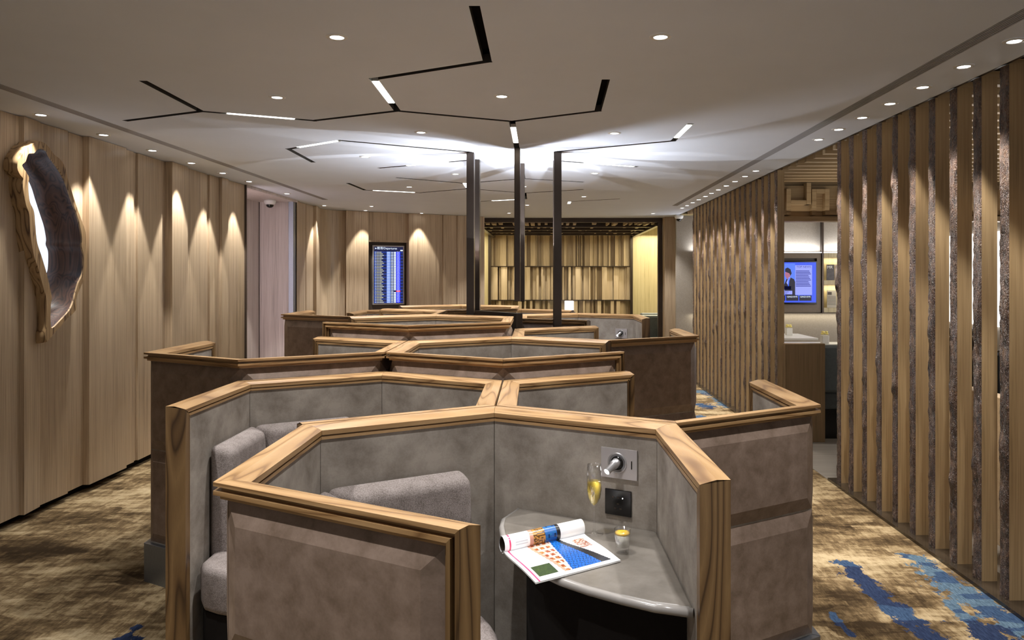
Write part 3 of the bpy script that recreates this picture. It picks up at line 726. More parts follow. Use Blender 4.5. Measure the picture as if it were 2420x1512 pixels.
# dome cameras
for i, (x, y, z, lab) in enumerate((( -3.83 + .0, 10.58, 2.668, 'white dome camera on the alcove soffit at the left'), (2.42, 13.3, 2.66, 'white dome camera beyond the far timber column'))):
    dc = thing('dome_camera', lab, 'security camera', (x, y, z), 0, 'dome cameras')
    if i == 0: dc.location.x = (638 - 1290) * 10.4 / 1822; dc.location.y = 10.4
    if i == 1: dc.location.x = (1605 - 1290) * 13.3 / 1822; dc.location.y = 13.32; dc.location.z = EYE + (653.5 - 508) * 13.3 / 1822
    MB().lathe([(.075, 0), (.078, -.02), (.07, -.05), (.05, -.065)], 24).build('housing', M['white'], dc)
    MB().lathe([(.05, -.06), (.045, -.085), (.028, -.102), (.001, -.108)], 24, cap=False).build('dome', M['black'], dc)

# ------------------------------------------------------------------ timber screen posts
def bark_mesh(seed, y0, y1, z0, z1):
    ny, nz = 8, 170; vs = []
    knots = [(random.Random(seed * 9 + k).uniform(.3, 2.5), random.Random(seed * 5 + k).uniform(y0, y1), random.Random(seed + k).uniform(.5, 1)) for k in range(2)]
    for j in range(nz + 1):
        z = z0 + (z1 - z0) * j / nz
        wl_ = .010 * noise.noise(Vector((seed * 3.1, 0, z * 3))) + .006 * noise.noise(Vector((seed * 1.7, 4, z * 14)))
        for i in range(ny + 1):
            f = i / ny; yy = y0 + (y1 - y0) * f
            e = math.sin(PI * f) ** .35
            p = Vector((seed * 11.3, yy * 34, z * 7)); q_ = Vector((seed * 4.7, yy * 110, z * 34))
            d = .009 * e + .008 * noise.noise(p) + .006 * noise.noise(q_)
            for kz, ky, ks in knots:
                r_ = ((z - kz) / .06) ** 2 + ((yy - ky) / .03) ** 2
                if r_ < 4: d += .018 * ks * math.exp(-r_)
            if f > .98: yy += wl_ * .6
            vs.append((-max(d, .001) if 0 < i < ny else -.0005, yy, z))
    fs = [(j * (ny + 1) + i, j * (ny + 1) + i + 1, (j + 1) * (ny + 1) + i + 1, (j + 1) * (ny + 1) + i) for j in range(nz) for i in range(ny)]
    m = MB(); m.add(vs, fs, True); return m
ORD = ['first', 'second', 'third', 'fourth', 'fifth', 'sixth', 'seventh', 'eighth', 'ninth', 'tenth', 'eleventh', 'twelfth', 'thirteenth', 'fourteenth', 'fifteenth', 'sixteenth', 'seventeenth', 'eighteenth', 'nineteenth']
FX = 2.31
def fin(Y, label, group, seed, d):
    f_ = thing('screen_post', label, 'post', (FX, Y, 0.02), 0, group)
    MB().box(.0, d, 0, .074, 0, CEIL - .025).build('timber_board', M['fin'], f_)
    bark_mesh(seed, 0, .077, 0, CEIL - .028).build('bark_edge', M['bark'], f_)
near = [6.03 - .243 * k for k in range(11)]
for k, Y in enumerate(near):
    fin(Y, 'bark-edged timber screen post, %s from the passage opening in the near screen' % ORD[k], 'posts of the near screen', k + 1, .083)
for k in range(19):
    fin(7.69 + .2395 * k, ('bark-edged timber screen post, %s from the passage opening in the far screen' % ORD[k]), 'posts of the far screen', 40 + k, .068 if k == 0 else .083)

# ------------------------------------------------------------------ downlights
def downlight(x, y, label, group, energy, size, blend, tgt=None, col=(1, .985, .975), rad=.048, hot=None):
    d = thing('downlight', label, 'ceiling light', (x, y, CEIL), 0, group)
    MB().lathe([(rad * .62, -.001), (rad * .66, -.006), (rad * 1.0, -.004), (rad * 1.03, -.0005)], 28, cap=False).build('trim_ring', M['white'], d)
    MB().lathe([(rad * .64, -.003), (.0005, -.003)], 28, cap=False).build('lens', M['disc'], d)
    spot((0, 0, -.012), energy * K_SPOT, size, blend, col, .022, d, tgt)
    return d
midg = [(-1.595, 4.575), (-.26, 4.55), (-.928, 3.425), (.509, 3.422), (-.921, 5.687), (.509, 5.72), (-1.606, 6.851), (-.936, 8.0), (.503, 7.944), (-1.62, 9.14), (-.26, 9.1), (.506, 10.249), (-.277, 11.46), (-.616, 12.9), (1.804, 12.99), (-2.638, 11.665)]
midl = ['left one of the second row, above the left booths', 'middle one of the second row', 'nearest left one', 'nearest right one', 'left one of the third row', 'right one of the third row', 'leftmost of the fourth row',
        'left one of the fifth row, left of the bronze posts', 'right one of the fifth row, right of the bronze posts', 'far left one before the departures screen', 'one just right of the hanging bronze post', 'far right one above the lit booth',
        'far one between the middle and right posts', 'farthest one by the bar frame, left', 'farthest one by the bar frame, right', 'far left one near the alcove']
for (x, y), lb_ in zip(midg, midl):
    downlight(x, y, 'round ceiling downlight, ' + lb_, 'downlights over the booths', 26, math.radians(88), .5)
for (x, y), lb_ in zip([(-1.595, 2.29), (-.26, 2.29), (-.928, 1.14), (.51, 1.14), (1.17, 2.29), (1.17, .3)], ['over the left near booth', 'over the nearest booth', 'above the camera, left', 'above the camera, right', 'over the right aisle', 'behind the right aisle']):
    downlight(x, y, 'recessed round downlight out of frame, ' + lb_, 'downlights over the booths', 24, math.radians(88), .5)
for k, y in enumerate((5.07, 5.787, 6.505, 7.222, 7.92, 8.625, 9.884, 11.547)):
    downlight(-3.32, y, 'wall-washing downlight beside the left wall, %s from the front' % ORD[k], 'downlights along the left wall', 15 if k == 0 else 25, math.radians(52), .28, col=(1, .96, .90), tgt=(-.06, 0, -2))
for k, (x, y) in enumerate(((-2.90, 12.40), (-2.08, 12.92))):
    downlight(x, y, ('wall-washing downlight left of the departures screen', 'wall-washing downlight right of the departures screen')[k], 'downlights by the departures screen', 20, math.radians(56), .35, col=(1, .95, .86))
ry = [3.484, 3.904, 4.331, 4.743, 5.159, 5.573, 5.985]
for k, y in enumerate(ry):
    downlight(2.117, y, 'downlight beside the near timber screen, %s from the front' % ORD[k], 'downlights along the near screen', 20, math.radians(56), .4, col=(1, .93, .85), tgt=(.03, 0, -2))
ry2 = [7.754, 8.178, 8.613, 9.03, 9.44, 9.834, 10.22, 10.66, 11.1, 11.53, 11.95]
for k, y in enumerate(ry2):
    downlight(2.113, y, 'downlight beside the far timber screen, %s from the passage opening' % ORD[k], 'downlights along the far screen', 20, math.radians(56), .4, col=(1, .93, .85), tgt=(.03, 0, -2))

# light strips inside the ceiling slits
def strip(a, b, label):
    a = Vector(a); b = Vector(b); mid = (a + b) / 2; d = b - a
    s_ = thing('slit_light', label, 'strip light', (mid.x, mid.y, CEIL), math.atan2(d.y, d.x), 'light strips in the ceiling slits')
    h = d.length / 2
    MB().box(-h, h, -.0185, .0185, -.0005, .006).build('diffuser', M['tube'], s_)
    MB().box(-h, h, -.0185, .0185, .006, .03).build('housing', M['white'], s_)
def lerp(a, b, f): return tuple(Vector(a).lerp(Vector(b), f))
for a, b, f0, f1, lb_ in (((-.93, 4.163), (-.955, 4.961), .08, .72, 'short bright strip in the ceiling slit nearest the camera'),
                          ((-2.225, 4.974), (-1.585, 5.271), .22, .82, 'long bright strip in the left front ceiling slit'),
                          ((-.232, 5.299), (-.24, 6.36), .22, .80, 'bright strip in the slit leading to the hanging bronze post'),
                          ((-2.15, 6.442), (-1.608, 6.041), .2, .92, 'bright strip in the slit at the left of the bronze posts'),
                          ((1.011, 5.388), (1.0, 6.06), .08, .8, 'bright strip at the end of the right ceiling slit'),
                          ((-1.629, 7.572), (-.64, 7.03), .3, .72, 'bright strip in the slit behind the left bronze posts'),
                          ((.09, 7.09), (.875, 7.485), .35, .97, 'bright strip in the slit behind the right bronze post'),
                          ((-.232, 7.27), (-.244, 8.39), .1, .7, 'bright strip behind the hanging bronze post'),
                          ((-.93, 8.808), (-.945, 9.35), .05, .8, 'small bright strip seen beside the left bronze post'),
                          ((-2.231, 9.498), (-1.60, 9.80), .15, .9, 'bright strip in the far left ceiling slit'),
                          ((-.956, 10.95), (-.28, 10.60), .3, .95, 'bright strip in the far middle ceiling slit'),
                          ((.335, 11.325), (.342, 10.94), .1, .75, 'small bright strip in the farthest right slit')):
    strip(lerp(a, b, f0), lerp(a, b, f1), lb_)

# ------------------------------------------------------------------ bronze posts
def post(name, x0, x1, y0, dy, z0, label, rz=0):
    m = MB().box(x0, x1, y0, y0 + dy, z0, CEIL)
    return tag(m.build(name, M['bronze'], bevel=.003), label, 'post', 'bronze ceiling posts')
POSTS = [post('bronze_post', -.681, -.617, 6.61, .10, 0, 'dark bronze post at the front left of the post cluster')]
post('bronze_post', -.655, -.603, 7.01, .10, 0, 'dark bronze post behind the front left post')
POSTS.append(post('bronze_post', -.261, -.213, 6.37, .10, 1.43, 'dark bronze post hanging from the ceiling in the middle of the cluster'))
post('bronze_post', -.240, -.200, 7.25, .10, 1.40, 'dark bronze hanging post behind the middle one')
POSTS.append(post('bronze_post', .068, .134, 6.573, .10, 0, 'dark bronze post at the right of the cluster'))
post('bronze_post', .066, .110, 7.07, .10, 0, 'dark bronze post hidden behind the right one')
bm_b = MB().bar((-.595, 6.93), (-.235, 6.42), .06, 0, 1.33, .03)
tag(bm_b.build('bronze_plinth', M['bronze'], bevel=.003), 'low dark bronze plinth wall joining the left posts to the middle', 'plinth')
for n_, (ux, uy, lb_) in enumerate(((-.649, 6.735, 'small bronze uplight behind the front left post'), (-.237, 6.495, 'small bronze uplight behind the middle hanging post'), (.100, 6.698, 'small bronze uplight behind the right post'))):
    up = MB().lathe([(.020, -.05), (.0245, -.045), (.0245, .0), (.018, .004)], 20).build('uplight', M['bronze'], POSTS[n_]); up.location = (ux, uy, 1.80)
    spot((0, 0, .015), 14, math.radians(165), .8, (.94, .96, 1.0), .006, up, (0, .001, 3))
    for k in range(3):
        a = k * 2 * PI / 3 + n_ * .7 + .4
        spot((0, 0, .016), 20, math.radians(58), .06, (.93, .95, 1.0), .004, up, (1.0 * math.cos(a), 1.0 * math.sin(a), .95))

# ------------------------------------------------------------------ booths
TH = .0161; SIDE = .749; R = SIDE - .005; W_ = SIDE * math.cos(PI / 6); T60 = math.tan(PI / 6)
H1, H2, H3 = EYE - .509, EYE - .407, EYE - .311
def lat(i, j):
    X = -.15 + i * W_; Y = 3.045 + j * SIDE / 2
    return Vector((X * math.cos(TH) - Y * math.sin(TH), X * math.sin(TH) + Y * math.cos(TH)))
ANG = {'top': 90, 'UL': 150, 'LL': 210, 'bot': 270, 'LR': 330, 'UR': 30}
WALLS = {'UR': ('UR', 'top'), 'UL': ('top', 'UL'), 'L': ('UL', 'LL'), 'LL': ('LL', 'bot'), 'LR': ('bot', 'LR'), 'R': ('LR', 'UR')}
ORDER = ['UR', 'UL', 'L', 'LL', 'LR', 'R']
T = .078
def captop(u): return 0 if u <= .035 else (u - .035) / (T - .035) * .012
PROF = [(0, 0), (0, .010), (.018, .010), (.018, .022), (0, .022), (0, .032), (.014, .032), (.014, .044), (.070, .044), (.076, .044), (.076, .033), (.068, .033), (.068, .028), (.078, .028), (.078, .012), (.035, 0)]
cache = {}
def ext(profile_xy, xa, xb):
    n = len(profile_xy)
    m = MB()
    m.add([(xa(u, d), u, -d) for u, d in profile_xy] + [(xb(u, d), u, -d) for u, d in profile_xy],
          [tuple(range(n)), tuple(range(2 * n - 1, n - 1, -1))] + [(i, n + i, n + (i + 1) % n, (i + 1) % n) for i in range(n)])
    return m
def cap_mesh(fs, fe):
    k = ('cap', fs, fe)
    if k not in cache:
        A = (lambda u, d: max(0, d - captop(u))) if fs else (lambda u, d: u * T60 + .0006)
        B = (lambda u, d: R - max(0, d - captop(u))) if fe else (lambda u, d: R - u * T60 - .0006)
        cache[k] = ext(PROF, A, B).mesh('cap_rail', M['oak'])
    return cache[k]
def post_mesh(H, end):
    k = ('post', H, end)
    if k not in cache:
        pr = [(0, 0), (.010, 0), (.010, .018), (.022, .018), (.022, 0), (.032, 0), (.032, .014), (.044, .014), (.044, .070), (.044, .076), (.033, .076), (.033, .068), (.028, .068), (.028, .078), (0, .078), (0, .035)]
        n = len(pr); m = MB()
        sg = (lambda x: R - x) if end else (lambda x: x)
        m.add([(sg(x), u, 0.0) for x, u in pr] + [(sg(x), u, H - max(x, captop(u)) - .0003) for x, u in pr],
              [tuple(range(n)), tuple(range(2 * n - 1, n - 1, -1))] + [(i, n + i, n + (i + 1) % n, (i + 1) % n) for i in range(n)])
        cache[k] = m.mesh('end_post', M['oakz'])
    return cache[k]
def core_mesh(H, fs, fe):
    k = ('core', H, fs, fe)
    if k not in cache:
        a0, a1 = (.040, .040) if fs else (.030 * T60 + .001, .072 * T60 + .0012)
        b0, b1 = (.040, .040) if fe else (.030 * T60 + .001, .072 * T60 + .0012)
        cache[k] = MB().prism([(a0, .030), (R - b0, .030), (R - b1, .072), (a1, .072)], 0.0, H - .042).mesh('partition', M['suede'])
    return cache[k]
def panel_mesh(z0, z1, fs, fe):
    k = ('panel', round(z0, 3), round(z1, 3), fs, fe)
    if k not in cache:
        xa = .046 if fs else .0155; xb = R - (.046 if fe else .0155); e = .056; ur, uf = .0308, .006
        if not fs: xa = .0165
        m = MB()
        vs = [(xa, .031, z0), (xb, .031, z0), (xb, .031, z1), (xa, .031, z1), (xa, ur, z0), (xb, ur, z0), (xb, ur, z1), (xa, ur, z1),
              (xa + e, uf, z0 + e), (xb - e, uf, z0 + e), (xb - e, uf, z1 - e), (xa + e, uf, z1 - e)]
        fs_ = [(0, 1, 2, 3), (8, 11, 10, 9), (4, 8, 9, 5), (5, 9, 10, 6), (6, 10, 11, 7), (7, 11, 8, 4), (0, 4, 5, 1), (1, 5, 6, 2), (2, 6, 7, 3), (3, 7, 4, 0)]
        m.add(vs, fs_); cache[k] = m.mesh('outer_panel', M['leather'])
    return cache[k]
def kick_mesh(fs, fe):
    k = ('kick', fs, fe)
    if k not in cache:
        a = 0.0 if fs else .002; b_ = R - (0.0 if fe else .002)
        cache[k] = MB().prism([(a + .002 * T60, .001), (b_ - .002 * T60, .001), (b_ - .03 * T60, .0298), (a + .03 * T60, .0298)], 0.0, .205).mesh('kick_plate', M['steel'])
    return cache[k]
def wall_frame(wn):
    a, b_ = [Vector((R * math.cos(math.radians(ANG[k])), R * math.sin(math.radians(ANG[k])))) for k in WALLS[wn]]
    d = b_ - a; return a, math.atan2(d.y, d.x)
def off_poly(names, u):
    """points of the offset polyline along consecutive walls"""
    pts = []; rr = R - u / math.cos(PI / 6)
    for i, n_ in enumerate(names):
        if i == 0: pts.append(ANG[WALLS[n_][0]])
        pts.append(ANG[WALLS[n_][1]])
    return [Vector((rr * math.cos(math.radians(a)), rr * math.sin(math.radians(a)))) for a in pts]
def booth(i, j, H, opening, label, bench=('UL', 'L'), cut0=0.2, cut1=.0):
    c_ = lat(i, j)
    bt = thing('seating_booth', label, 'booth', (c_.x, c_.y, 0), TH, 'hexagonal seating booths')
    io = ORDER.index(opening)
    for wn in ORDER:
        if wn == opening: continue
        k = ORDER.index(wn)
        fs = (ORDER[(k - 1) % 6] == opening); fe = (ORDER[(k + 1) % 6] == opening)
        a, an = wall_frame(wn)
        p = link('partition', core_mesh(H, fs, fe), bt, (a.x, a.y, 0), an)
        link('cap_rail', cap_mesh(fs, fe), p, (0, 0, H))
        link('outer_panel', panel_mesh(.707, H - .046, fs, fe), p)
        link('outer_panel', panel_mesh(.21, .704, fs, fe), p)
        link('kick_plate', kick_mesh(fs, fe), p)
        if fs: link('end_post', post_mesh(H, False), p)
        if fe: link('end_post', post_mesh(H, True), p)
    # bench: backrests along two walls and a rounded seat
    outp = off_poly(bench, .080); inp = off_poly(bench, .175)
    for n_ in range(2):
        o0, o1, i0, i1 = outp[n_], outp[n_ + 1], inp[n_], inp[n_ + 1]
        if n_ == 0:
            o0 = o0.lerp(o1, cut0); d = (o1 - o0).normalized(); i0 = o0 + Vector((-d.y, d.x)) * .095
        else:
            o1 = o1.lerp(o0, cut1)
            if cut1: d = (o1 - o0).normalized(); i1 = o1 + Vector((-d.y, d.x)) * .095
        m = MB(); g = .004; d = (o1 - o0).normalized() * g
        o0 = o0 + d; i0 = i0 + d; o1 = o1 - d; i1 = i1 - d
        q0 = i0 + (i0 - o0) * .35; q1 = i1 + (i1 - o1) * .35
        m.add([(o0.x, o0.y, .36), (o1.x, o1.y, .36), (q1.x, q1.y, .36), (q0.x, q0.y, .36), (o0.x, o0.y, .925), (o1.x, o1.y, .925), (i1.x, i1.y, .90), (i0.x, i0.y, .90)],
              [(0, 3, 2, 1), (4, 5, 6, 7), (0, 1, 5, 4), (1, 2, 6, 5), (2, 3, 7, 6), (3, 0, 4, 7)])
        ob = m.build('backrest', M['cloth'], bt); md = ob.modifiers.new('bevel', 'BEVEL'); md.width = .03; md.segments = 4; md.limit_method = 'ANGLE'; md.angle_limit = .8
        for p_ in ob.data.polygons: p_.use_smooth = True
    cs = outp[1] * .55 + outp[2] * .25
    poly = []
    rin = (R - .082 / math.cos(PI / 6)) * math.cos(PI / 6)
    for k in range(48):
        a = 2 * PI * k / 48; dv = Vector((math.cos(a), math.sin(a))); rr = .50
        for n_ in range(6):
            nv = Vector((math.cos(math.radians(60 * n_)), math.sin(math.radians(60 * n_)))); dn = dv.dot(nv)
            if dn > 1e-4: rr = min(rr, (rin - .012 - cs.dot(nv)) / dn)
        poly.append(tuple(cs + dv * rr))
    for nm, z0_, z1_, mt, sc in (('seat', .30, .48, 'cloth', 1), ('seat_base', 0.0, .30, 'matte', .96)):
        pp = [tuple(cs + (Vector(p_) - cs) * sc) for p_ in poly]
        ob = MB().prism(pp, z0_, z1_).build(nm, M[mt], bt)
        if nm == 'seat':
            md = ob.modifiers.new('bevel', 'BEVEL'); md.width = .03; md.segments = 4; md.limit_method = 'ANGLE'; md.angle_limit = .8
            for p_ in ob.data.polygons: p_.use_smooth = True
    return bt

def reading_light(bt, wn, x, z, lit=True):
    a, an = wall_frame(wn)
    rl = bpy.data.objects.new('reading_light', MB().box(-.068, .068, .0725, .0785, -.052, .052).mesh('reading_light', M['plate']))
    C.objects.link(rl); rl.parent = bt; rl.rotation_euler = (0, 0, an)
    dv = Vector((math.cos(an), math.sin(an))); pos = a + dv * x
    rl.location = (pos.x, pos.y, z); rl['label'] = 'square satin metal reading light plate'
    m = MB().lathe([(.036, 0), (.036, .002), (.031, .003), (.031, .0025), (.024, .0025), (.024, .001)], 32, cap=False)
    r_ = m.build('swivel_ring', M['chrome'], rl); r_.rotation_euler = (-PI / 2, 0, 0); r_.location = (.006, .0785, .002)
    r_ = MB().lathe([(.0235, 0), (.0235, .0016), (.0005, .0016)], 32, cap=False).build('socket_well', M['black'], rl); r_.rotation_euler = (-PI / 2, 0, 0); r_.location = (.006, .0787, .002)
    hd_ = MB().lathe([(.013, -.005), (.016, .0), (.016, .018), (.012, .022), (.012, .055), (.0105, .056), (.0105, .052)], 24).build('spot_head', M['chrome'], rl)
    dirv = Vector((.30, .80, -.45)).normalized(); hd_.rotation_euler = dirv.to_track_quat('Z', 'Y').to_euler(); hd_.location = (.006, .082, .006)
    ln = MB().lathe([(.0102, .0565), (.0003, .0565)], 20, cap=False).build('lens', M['disc'], rl)
    ln.rotation_euler = hd_.rotation_euler; ln.location = hd_.location
    MB().box(-.050, -.047, .0785, .0805, -.014, .014).build('switch', M['black'], rl)
    tip = Vector(hd_.location) + dirv * .06
    spot(tip, 3.0, math.radians(50), .5, (1, .98, .96), .008, rl, tip + Vector((.42, .80, -.72)))
    return rl

B1 = booth(0, -2, H1, 'LR', 'nearest hexagonal booth with the wine glass and magazine on its table', ('UL', 'L'), .2)
B2 = booth(-1, 1, H1, 'LL', 'hexagonal booth at near left with its grey backrest showing over the rail', ('UL', 'L'), .25, .25)
booth(1, 1, H1, 'UR', 'hexagonal booth at near right, beside the blue-stroked carpet aisle', ('LL', 'LR'), .2)
booth(0, 4, H2, 'R', 'taller hexagonal booth in the centre directly behind the two near low booths', ('UL', 'L'), .2)
booth(-2, 4, H2, 'UL', 'taller hexagonal booth at the far left aisle with a steel kick plate showing', ('LL', 'LR'), .2)
booth(1, 7, H2, 'UR', 'hexagonal booth with a broad brown side panel beside the far screen', ('LL', 'LR'), .2)
booth(-1, 7, H3, 'L', 'tallest row hexagonal booth just left of the bronze plinth', ('UR', 'UL'), .2)
booth(-2, 10, H3, 'UL', 'hexagonal booth with a brown side panel in front of the pale alcove', ('LL', 'LR'), .2)
B9 = booth(1, 13, H2, 'LR', 'far hexagonal booth with a shining reading light, right of the bronze posts', ('UL', 'L'), .2)
booth(-1, 13, H3, 'L', 'farthest tall hexagonal booth behind the left bronze posts', ('UR', 'UL'), .2)
booth(0, 16, H2, 'R', 'farthest hexagonal booth in front of the bar, right of the hanging post', ('UL', 'L'), .2)
booth(-2, 16, H2, 'LL', 'far left hexagonal booth below the departures screen', ('UL', 'L'), .2, .2)

def to_local(bt, X, Y, z):
    c_ = Vector((X - bt.location.x, Y - bt.location.y)); a = -TH
    return Vector((c_.x * math.cos(a) - c_.y * math.sin(a), c_.x * math.sin(a) + c_.y * math.cos(a), z))
# table of the nearest booth
ZT = .765
tp = [(.372, 2.022), (.29, 2.055), (.206, 2.105), (.12, 2.165), (.044, 2.231), (-.02, 2.31), (-.075, 2.40), (-.115, 2.50), (-.14, 2.60), (-.152, 2.70), (-.15, 2.78), (-.13, 2.845)]
# back edge follows the upper right wall, right edge follows the right wall
a_, an_ = wall_frame('UR'); cw, sw = math.cos(TH), math.sin(TH)
inner = off_poly(['R', 'UR'], .0745)
loc = [to_local(B1, x, y, 0).xy for x, y in tp]
nU = Vector((math.cos(math.radians(60)), math.sin(math.radians(60)))); apo = (R - .0745 / math.cos(PI / 6)) * math.cos(PI / 6)
loc[-1] = loc[-1] + nU * (apo - loc[-1].dot(nU))
loc[0] = Vector((apo, loc[0].y))
poly = [tuple(p) for p in loc] + [tuple(inner[1])]
def rounded_top(poly, z0, z1, nm, mat, parent, bev):
    ob = MB().prism(poly, z0, z1).build(nm, mat, parent); md = ob.modifiers.new('bevel', 'BEVEL'); md.width = bev; md.segments = 4; md.limit_method = 'ANGLE'; md.angle_limit = .9
    return ob
tbl = rounded_top(poly, ZT - .026, ZT, 'table_top', M['stone'], B1, .009)
tbl['label'] = 'grey quarter-round table shelf'
ev = [Vector((p[0], p[1])) for p in loc]
rim = MB().tube([(p.x, p.y, ZT - .0135) for p in ev], .0128, 10); rim.build('table_edge', M['edge'], tbl)
ped = [tuple(inner[1] + (Vector(p) - inner[1]) * .84) for p in poly]
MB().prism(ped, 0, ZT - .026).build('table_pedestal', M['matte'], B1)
reading_light(B1, 'UR', .181, .980)
# power outlet
pw = MB().box(-.050, .050, .0725, .0785, -.045, .045).build('power_outlet', M['black'], B1, bevel=.002)
dv = Vector((math.cos(an_), math.sin(an_))); ps = a_ + dv * .1846; pw.location = (ps.x, ps.y, .843); pw.rotation_euler = (0, 0, an_)
m = MB()
for x, z in ((.018, .018), (.0, .018), (0, -.004), (.01, -.02), (-.01, -.02)): m.box(x - .004, x + .004, .0785, .0795, z - .002, z + .002)
m.build('socket_holes', M['darkbrown'], pw)
MB().box(-.019, -.017, .0785, .0797, .016, .019).build('indicator_light', M['disc'], pw)
reading_light(B9, 'UR', .181, .980 + .04)
for bt, wn, x in ((B2, 'LR', .3),): reading_light(bt, wn, x, .98)

# ---- objects on the table
fl_ = thing('champagne_flute', 'tall champagne flute half full of pale gold wine', 'glass', (.163, 2.602, ZT + .0005))
outp_ = [(.031, 0), (.0312, .0015), (.012, .004), (.005, .010), (.0034, .02), (.0034, .075), (.0045, .088), (.012, .102), (.0205, .122), (.0245, .150), (.0250, .185), (.0238, .235)]
inp_ = [(.0228, .235), (.0240, .185), (.0235, .150), (.0195, .123), (.0110, .105), (.0005, .096)]
MB().lathe(outp_ + inp_, 40, cap=False).build('glass_bowl', M['glass'], fl_)
MB().lathe([(.0005, .0965), (.0108, .1055), (.0193, .1235), (.0233, .150), (.0238, .178), (.0005, .178)], 40, cap=False).build('wine', M['wine'], fl_)
ds = thing('dessert_glass', 'small tumbler of cream dessert with yellow sauce beside the flute', 'dessert', (.241, 2.427, ZT + .0005))
MB().lathe([(.0005, 0), (.0200, 0), (.0265, .075), (.0250, .075), (.0198, .020), (.0005, .020)], 36, cap=False).build('tumbler', M['glass'], ds)
MB().lathe([(.0005, .0205), (.0195, .0205), (.0233, .058), (.0005, .058)], 36, cap=False).build('cream', M['cream'], ds)
MB().lathe([(.0005, .0582), (.0233, .0582), (.0238, .064), (.012, .066), (.0005, .0655)], 36, cap=False).build('mango_sauce', M['mango'], ds)

# ---- open magazine with one side rolled back
def print_col(u, v, roll):
    # u across the page block 0..1 left to right, v from the roll 0 to the free edge 1
    n1 = noise.noise(Vector((u * 40, v * 40, 2))); W1 = (.86, .86, .88)
    if not roll:
        if .035 < u < .055: return (.75, .05, .16)
        left, ub, bs, en = .27 + .10 * v, .55 - .11 * v, .62 + .20 * v, .665 + .28 * v
        if left < u < en and v < .93:
            if u > bs: return (.01, .012, .02)
            if u > ub:
                gx = (u * 24 + v * 7) % 1; gy = (v * 16 - u * 7) % 1
                return (.004, .03, .09) if gx < .12 or gy < .12 else (.01, .12 + .05 * n1, .48 + .1 * n1)
            if u > ub - .018: return (.62, .50, .47)
            if u < left + .035: return (.60, .30, .21)
            if (v * 8) % 1 < .55 and ((u - left) * 14) % 1 > .35: return (.30, .07, .02) if n1 > -.2 else (.62, .30, .08)
            return (.58, .46, .42)
        if .08 < u < .30 and .62 < v < .90: return (.03 + .06 * abs(n1), .05 + .1 * abs(n1), .025)
        if .78 < u < .93 and .12 < v < .42: return (.30, .10, .05) if n1 > 0 else (.55, .45, .42)
        if .80 < u < .97 and .5 < v < .68 and int(v * 70) % 2: return (.62, .60, .62)
        if .30 - .2 * 0 > u > .12 and .2 < v < .5 and int(v * 60) % 3 == 0: return (.70, .70, .72)
    else:
        if .05 < u < .075: return (.75, .05, .16)
        if .30 < u < .68:
            if u < .345: return (.60, .30, .22)
            if u > .635: return (.01, .01, .015)
            if u > .49: return (.02, .10 + .1 * abs(n1), .38) if int(v * 12) % 3 or int(u * 40) % 3 else (.005, .03, .10)
            return (.50, .24, .05) if n1 > -.05 else (.10, .05, .02)
        if .13 < u < .27 and .25 < v < .75 and int(v * 60) % 3 == 0: return (.60, .60, .64)
    return W1
tpg = NT('printed page'); at = tpg.n('ShaderNodeAttribute', attribute_name='print'); tpg.l(at.outputs['Color'], tpg.b.inputs['Base Color']); tpg.b.inputs['Roughness'].default_value = .28
M['page'] = tpg.m
def sheet(fn, nu, nv, roll, name, parent):
    vs = [fn(i / nu, j / nv) for j in range(nv + 1) for i in range(nu + 1)]
    fs = [(j * (nu + 1) + i, j * (nu + 1) + i + 1, (j + 1) * (nu + 1) + i + 1, (j + 1) * (nu + 1) + i) for j in range(nv) for i in range(nu)]
    me = bpy.data.meshes.new(name); me.from_pydata([tuple(v_) for v_ in vs], [], fs); me.materials.append(M['page'])
    ca_ = me.color_attributes.new('print', 'FLOAT_COLOR', 'CORNER')
    for p_ in me.polygons:
        p_.use_smooth = True
        j, i = divmod(p_.index, nu); c3 = print_col((i + .5) / nu, (j + .5) / nv, roll)
        for li in p_.loop_indices: ca_.data[li].color = (*c3, 1)
    o = link(name, me, parent); return o
A1, A2, A3, A4 = Vector((-.131, 2.394)), Vector((.125, 2.566)), Vector((.226, 2.341)), Vector((-.0275, 2.179))
mid = (A1 + A2 + A3 + A4) / 4
mag = thing('open_magazine', 'open magazine with a blue roof photo, its left pages rolled back', 'magazine', (mid.x, mid.y, ZT))
ex = (A2 - A1); ey = ((A4 - A1) + (A3 - A2)) / 2
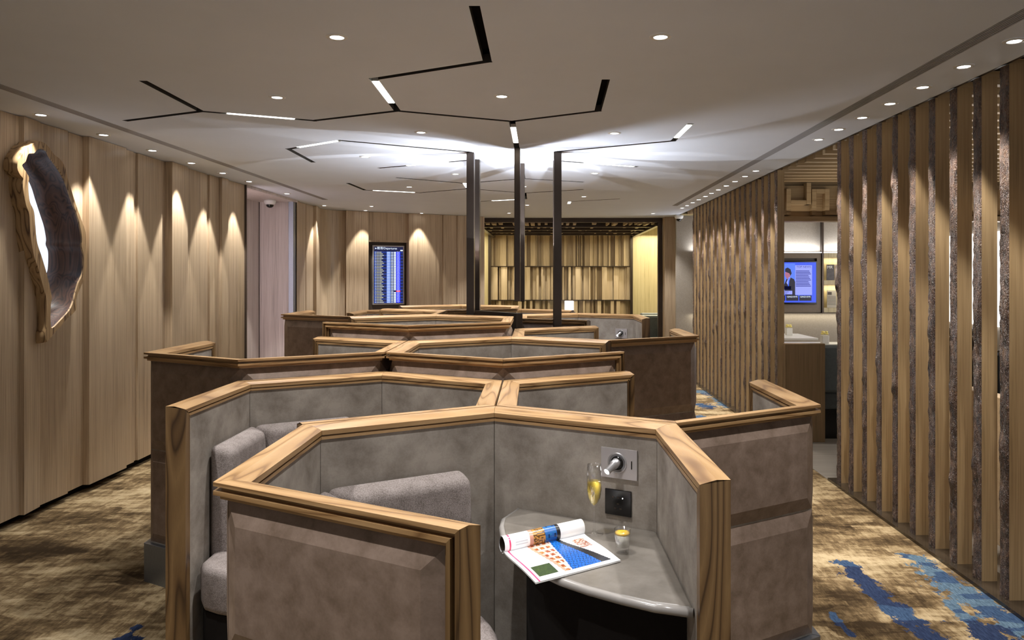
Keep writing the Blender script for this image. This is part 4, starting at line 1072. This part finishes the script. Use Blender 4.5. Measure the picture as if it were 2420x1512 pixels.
def flatp(u, v, dz=0):
    p = A1 + ex * u + ey * v - mid
    z = .004 + .010 * math.exp(-v * 7) + .006 * math.sin(PI * v) + dz
    return Vector((p.x, p.y, z))
sheet(lambda u, v: flatp(u, v, .003), 110, 80, False, 'open_page', mag)
RR = .026
def rollp(u, v, r=RR):
    a = -PI / 2 - .25 + v * (2 * PI * .92)
    p = A1 + ex * u - mid; n2 = (-ey).normalized()
    return Vector((p.x, p.y, 0)) + Vector((n2.x, n2.y, 0)) * (r * .75 - r * math.cos(a + 0) * 1.0 + 0) * 1.0 + Vector((0, 0, RR + .006 + r * math.sin(a)))
def rollq(u, v, r=RR):
    a = -PI / 2 - 1.9 * PI * v
    p = A1 + ex * u - mid; n2 = (-ey).normalized()
    c2 = Vector((p.x, p.y, 0)) + Vector((n2.x, n2.y, 0)) * (RR * .55)
    return c2 + Vector((n2.x, n2.y, 0)) * (-r * math.cos(a)) * -1.0 * 1.0 + Vector((0, 0, RR + .006 + r * math.sin(a)))
sheet(lambda u, v: rollq(u, v), 110, 40, True, 'rolled_page', mag)
m = MB()
for s_ in (1,):
    n_ = 24; vs = []
    for k in range(n_ + 1):
        v_ = k / n_
        for u_ in (0.002, .998): vs.append(rollq(u_, v_, RR - .004))
    m.add(vs, [(2 * k, 2 * k + 1, 2 * k + 3, 2 * k + 2) for k in range(n_)], True)
m.build('rolled_pages_inside', M['darkbrown'], mag)
m = MB(); g = 12; vs = []
for k in range(g + 1):
    for u_ in (0, 1): vs += [flatp(u_, k / g, .0018), flatp(u_, k / g, -.0022)]
fs = []
for k in range(g):
    b0 = 4 * k
    fs += [(b0, b0 + 2, b0 + 6, b0 + 4), (b0 + 1, b0 + 5, b0 + 7, b0 + 3), (b0, b0 + 4, b0 + 5, b0 + 1), (b0 + 2, b0 + 3, b0 + 7, b0 + 6)]
fs += [(0, 1, 3, 2), (4 * g, 4 * g + 2, 4 * g + 3, 4 * g + 1)]
m.add(vs, fs, False); m.build('page_block', M['white'], mag)
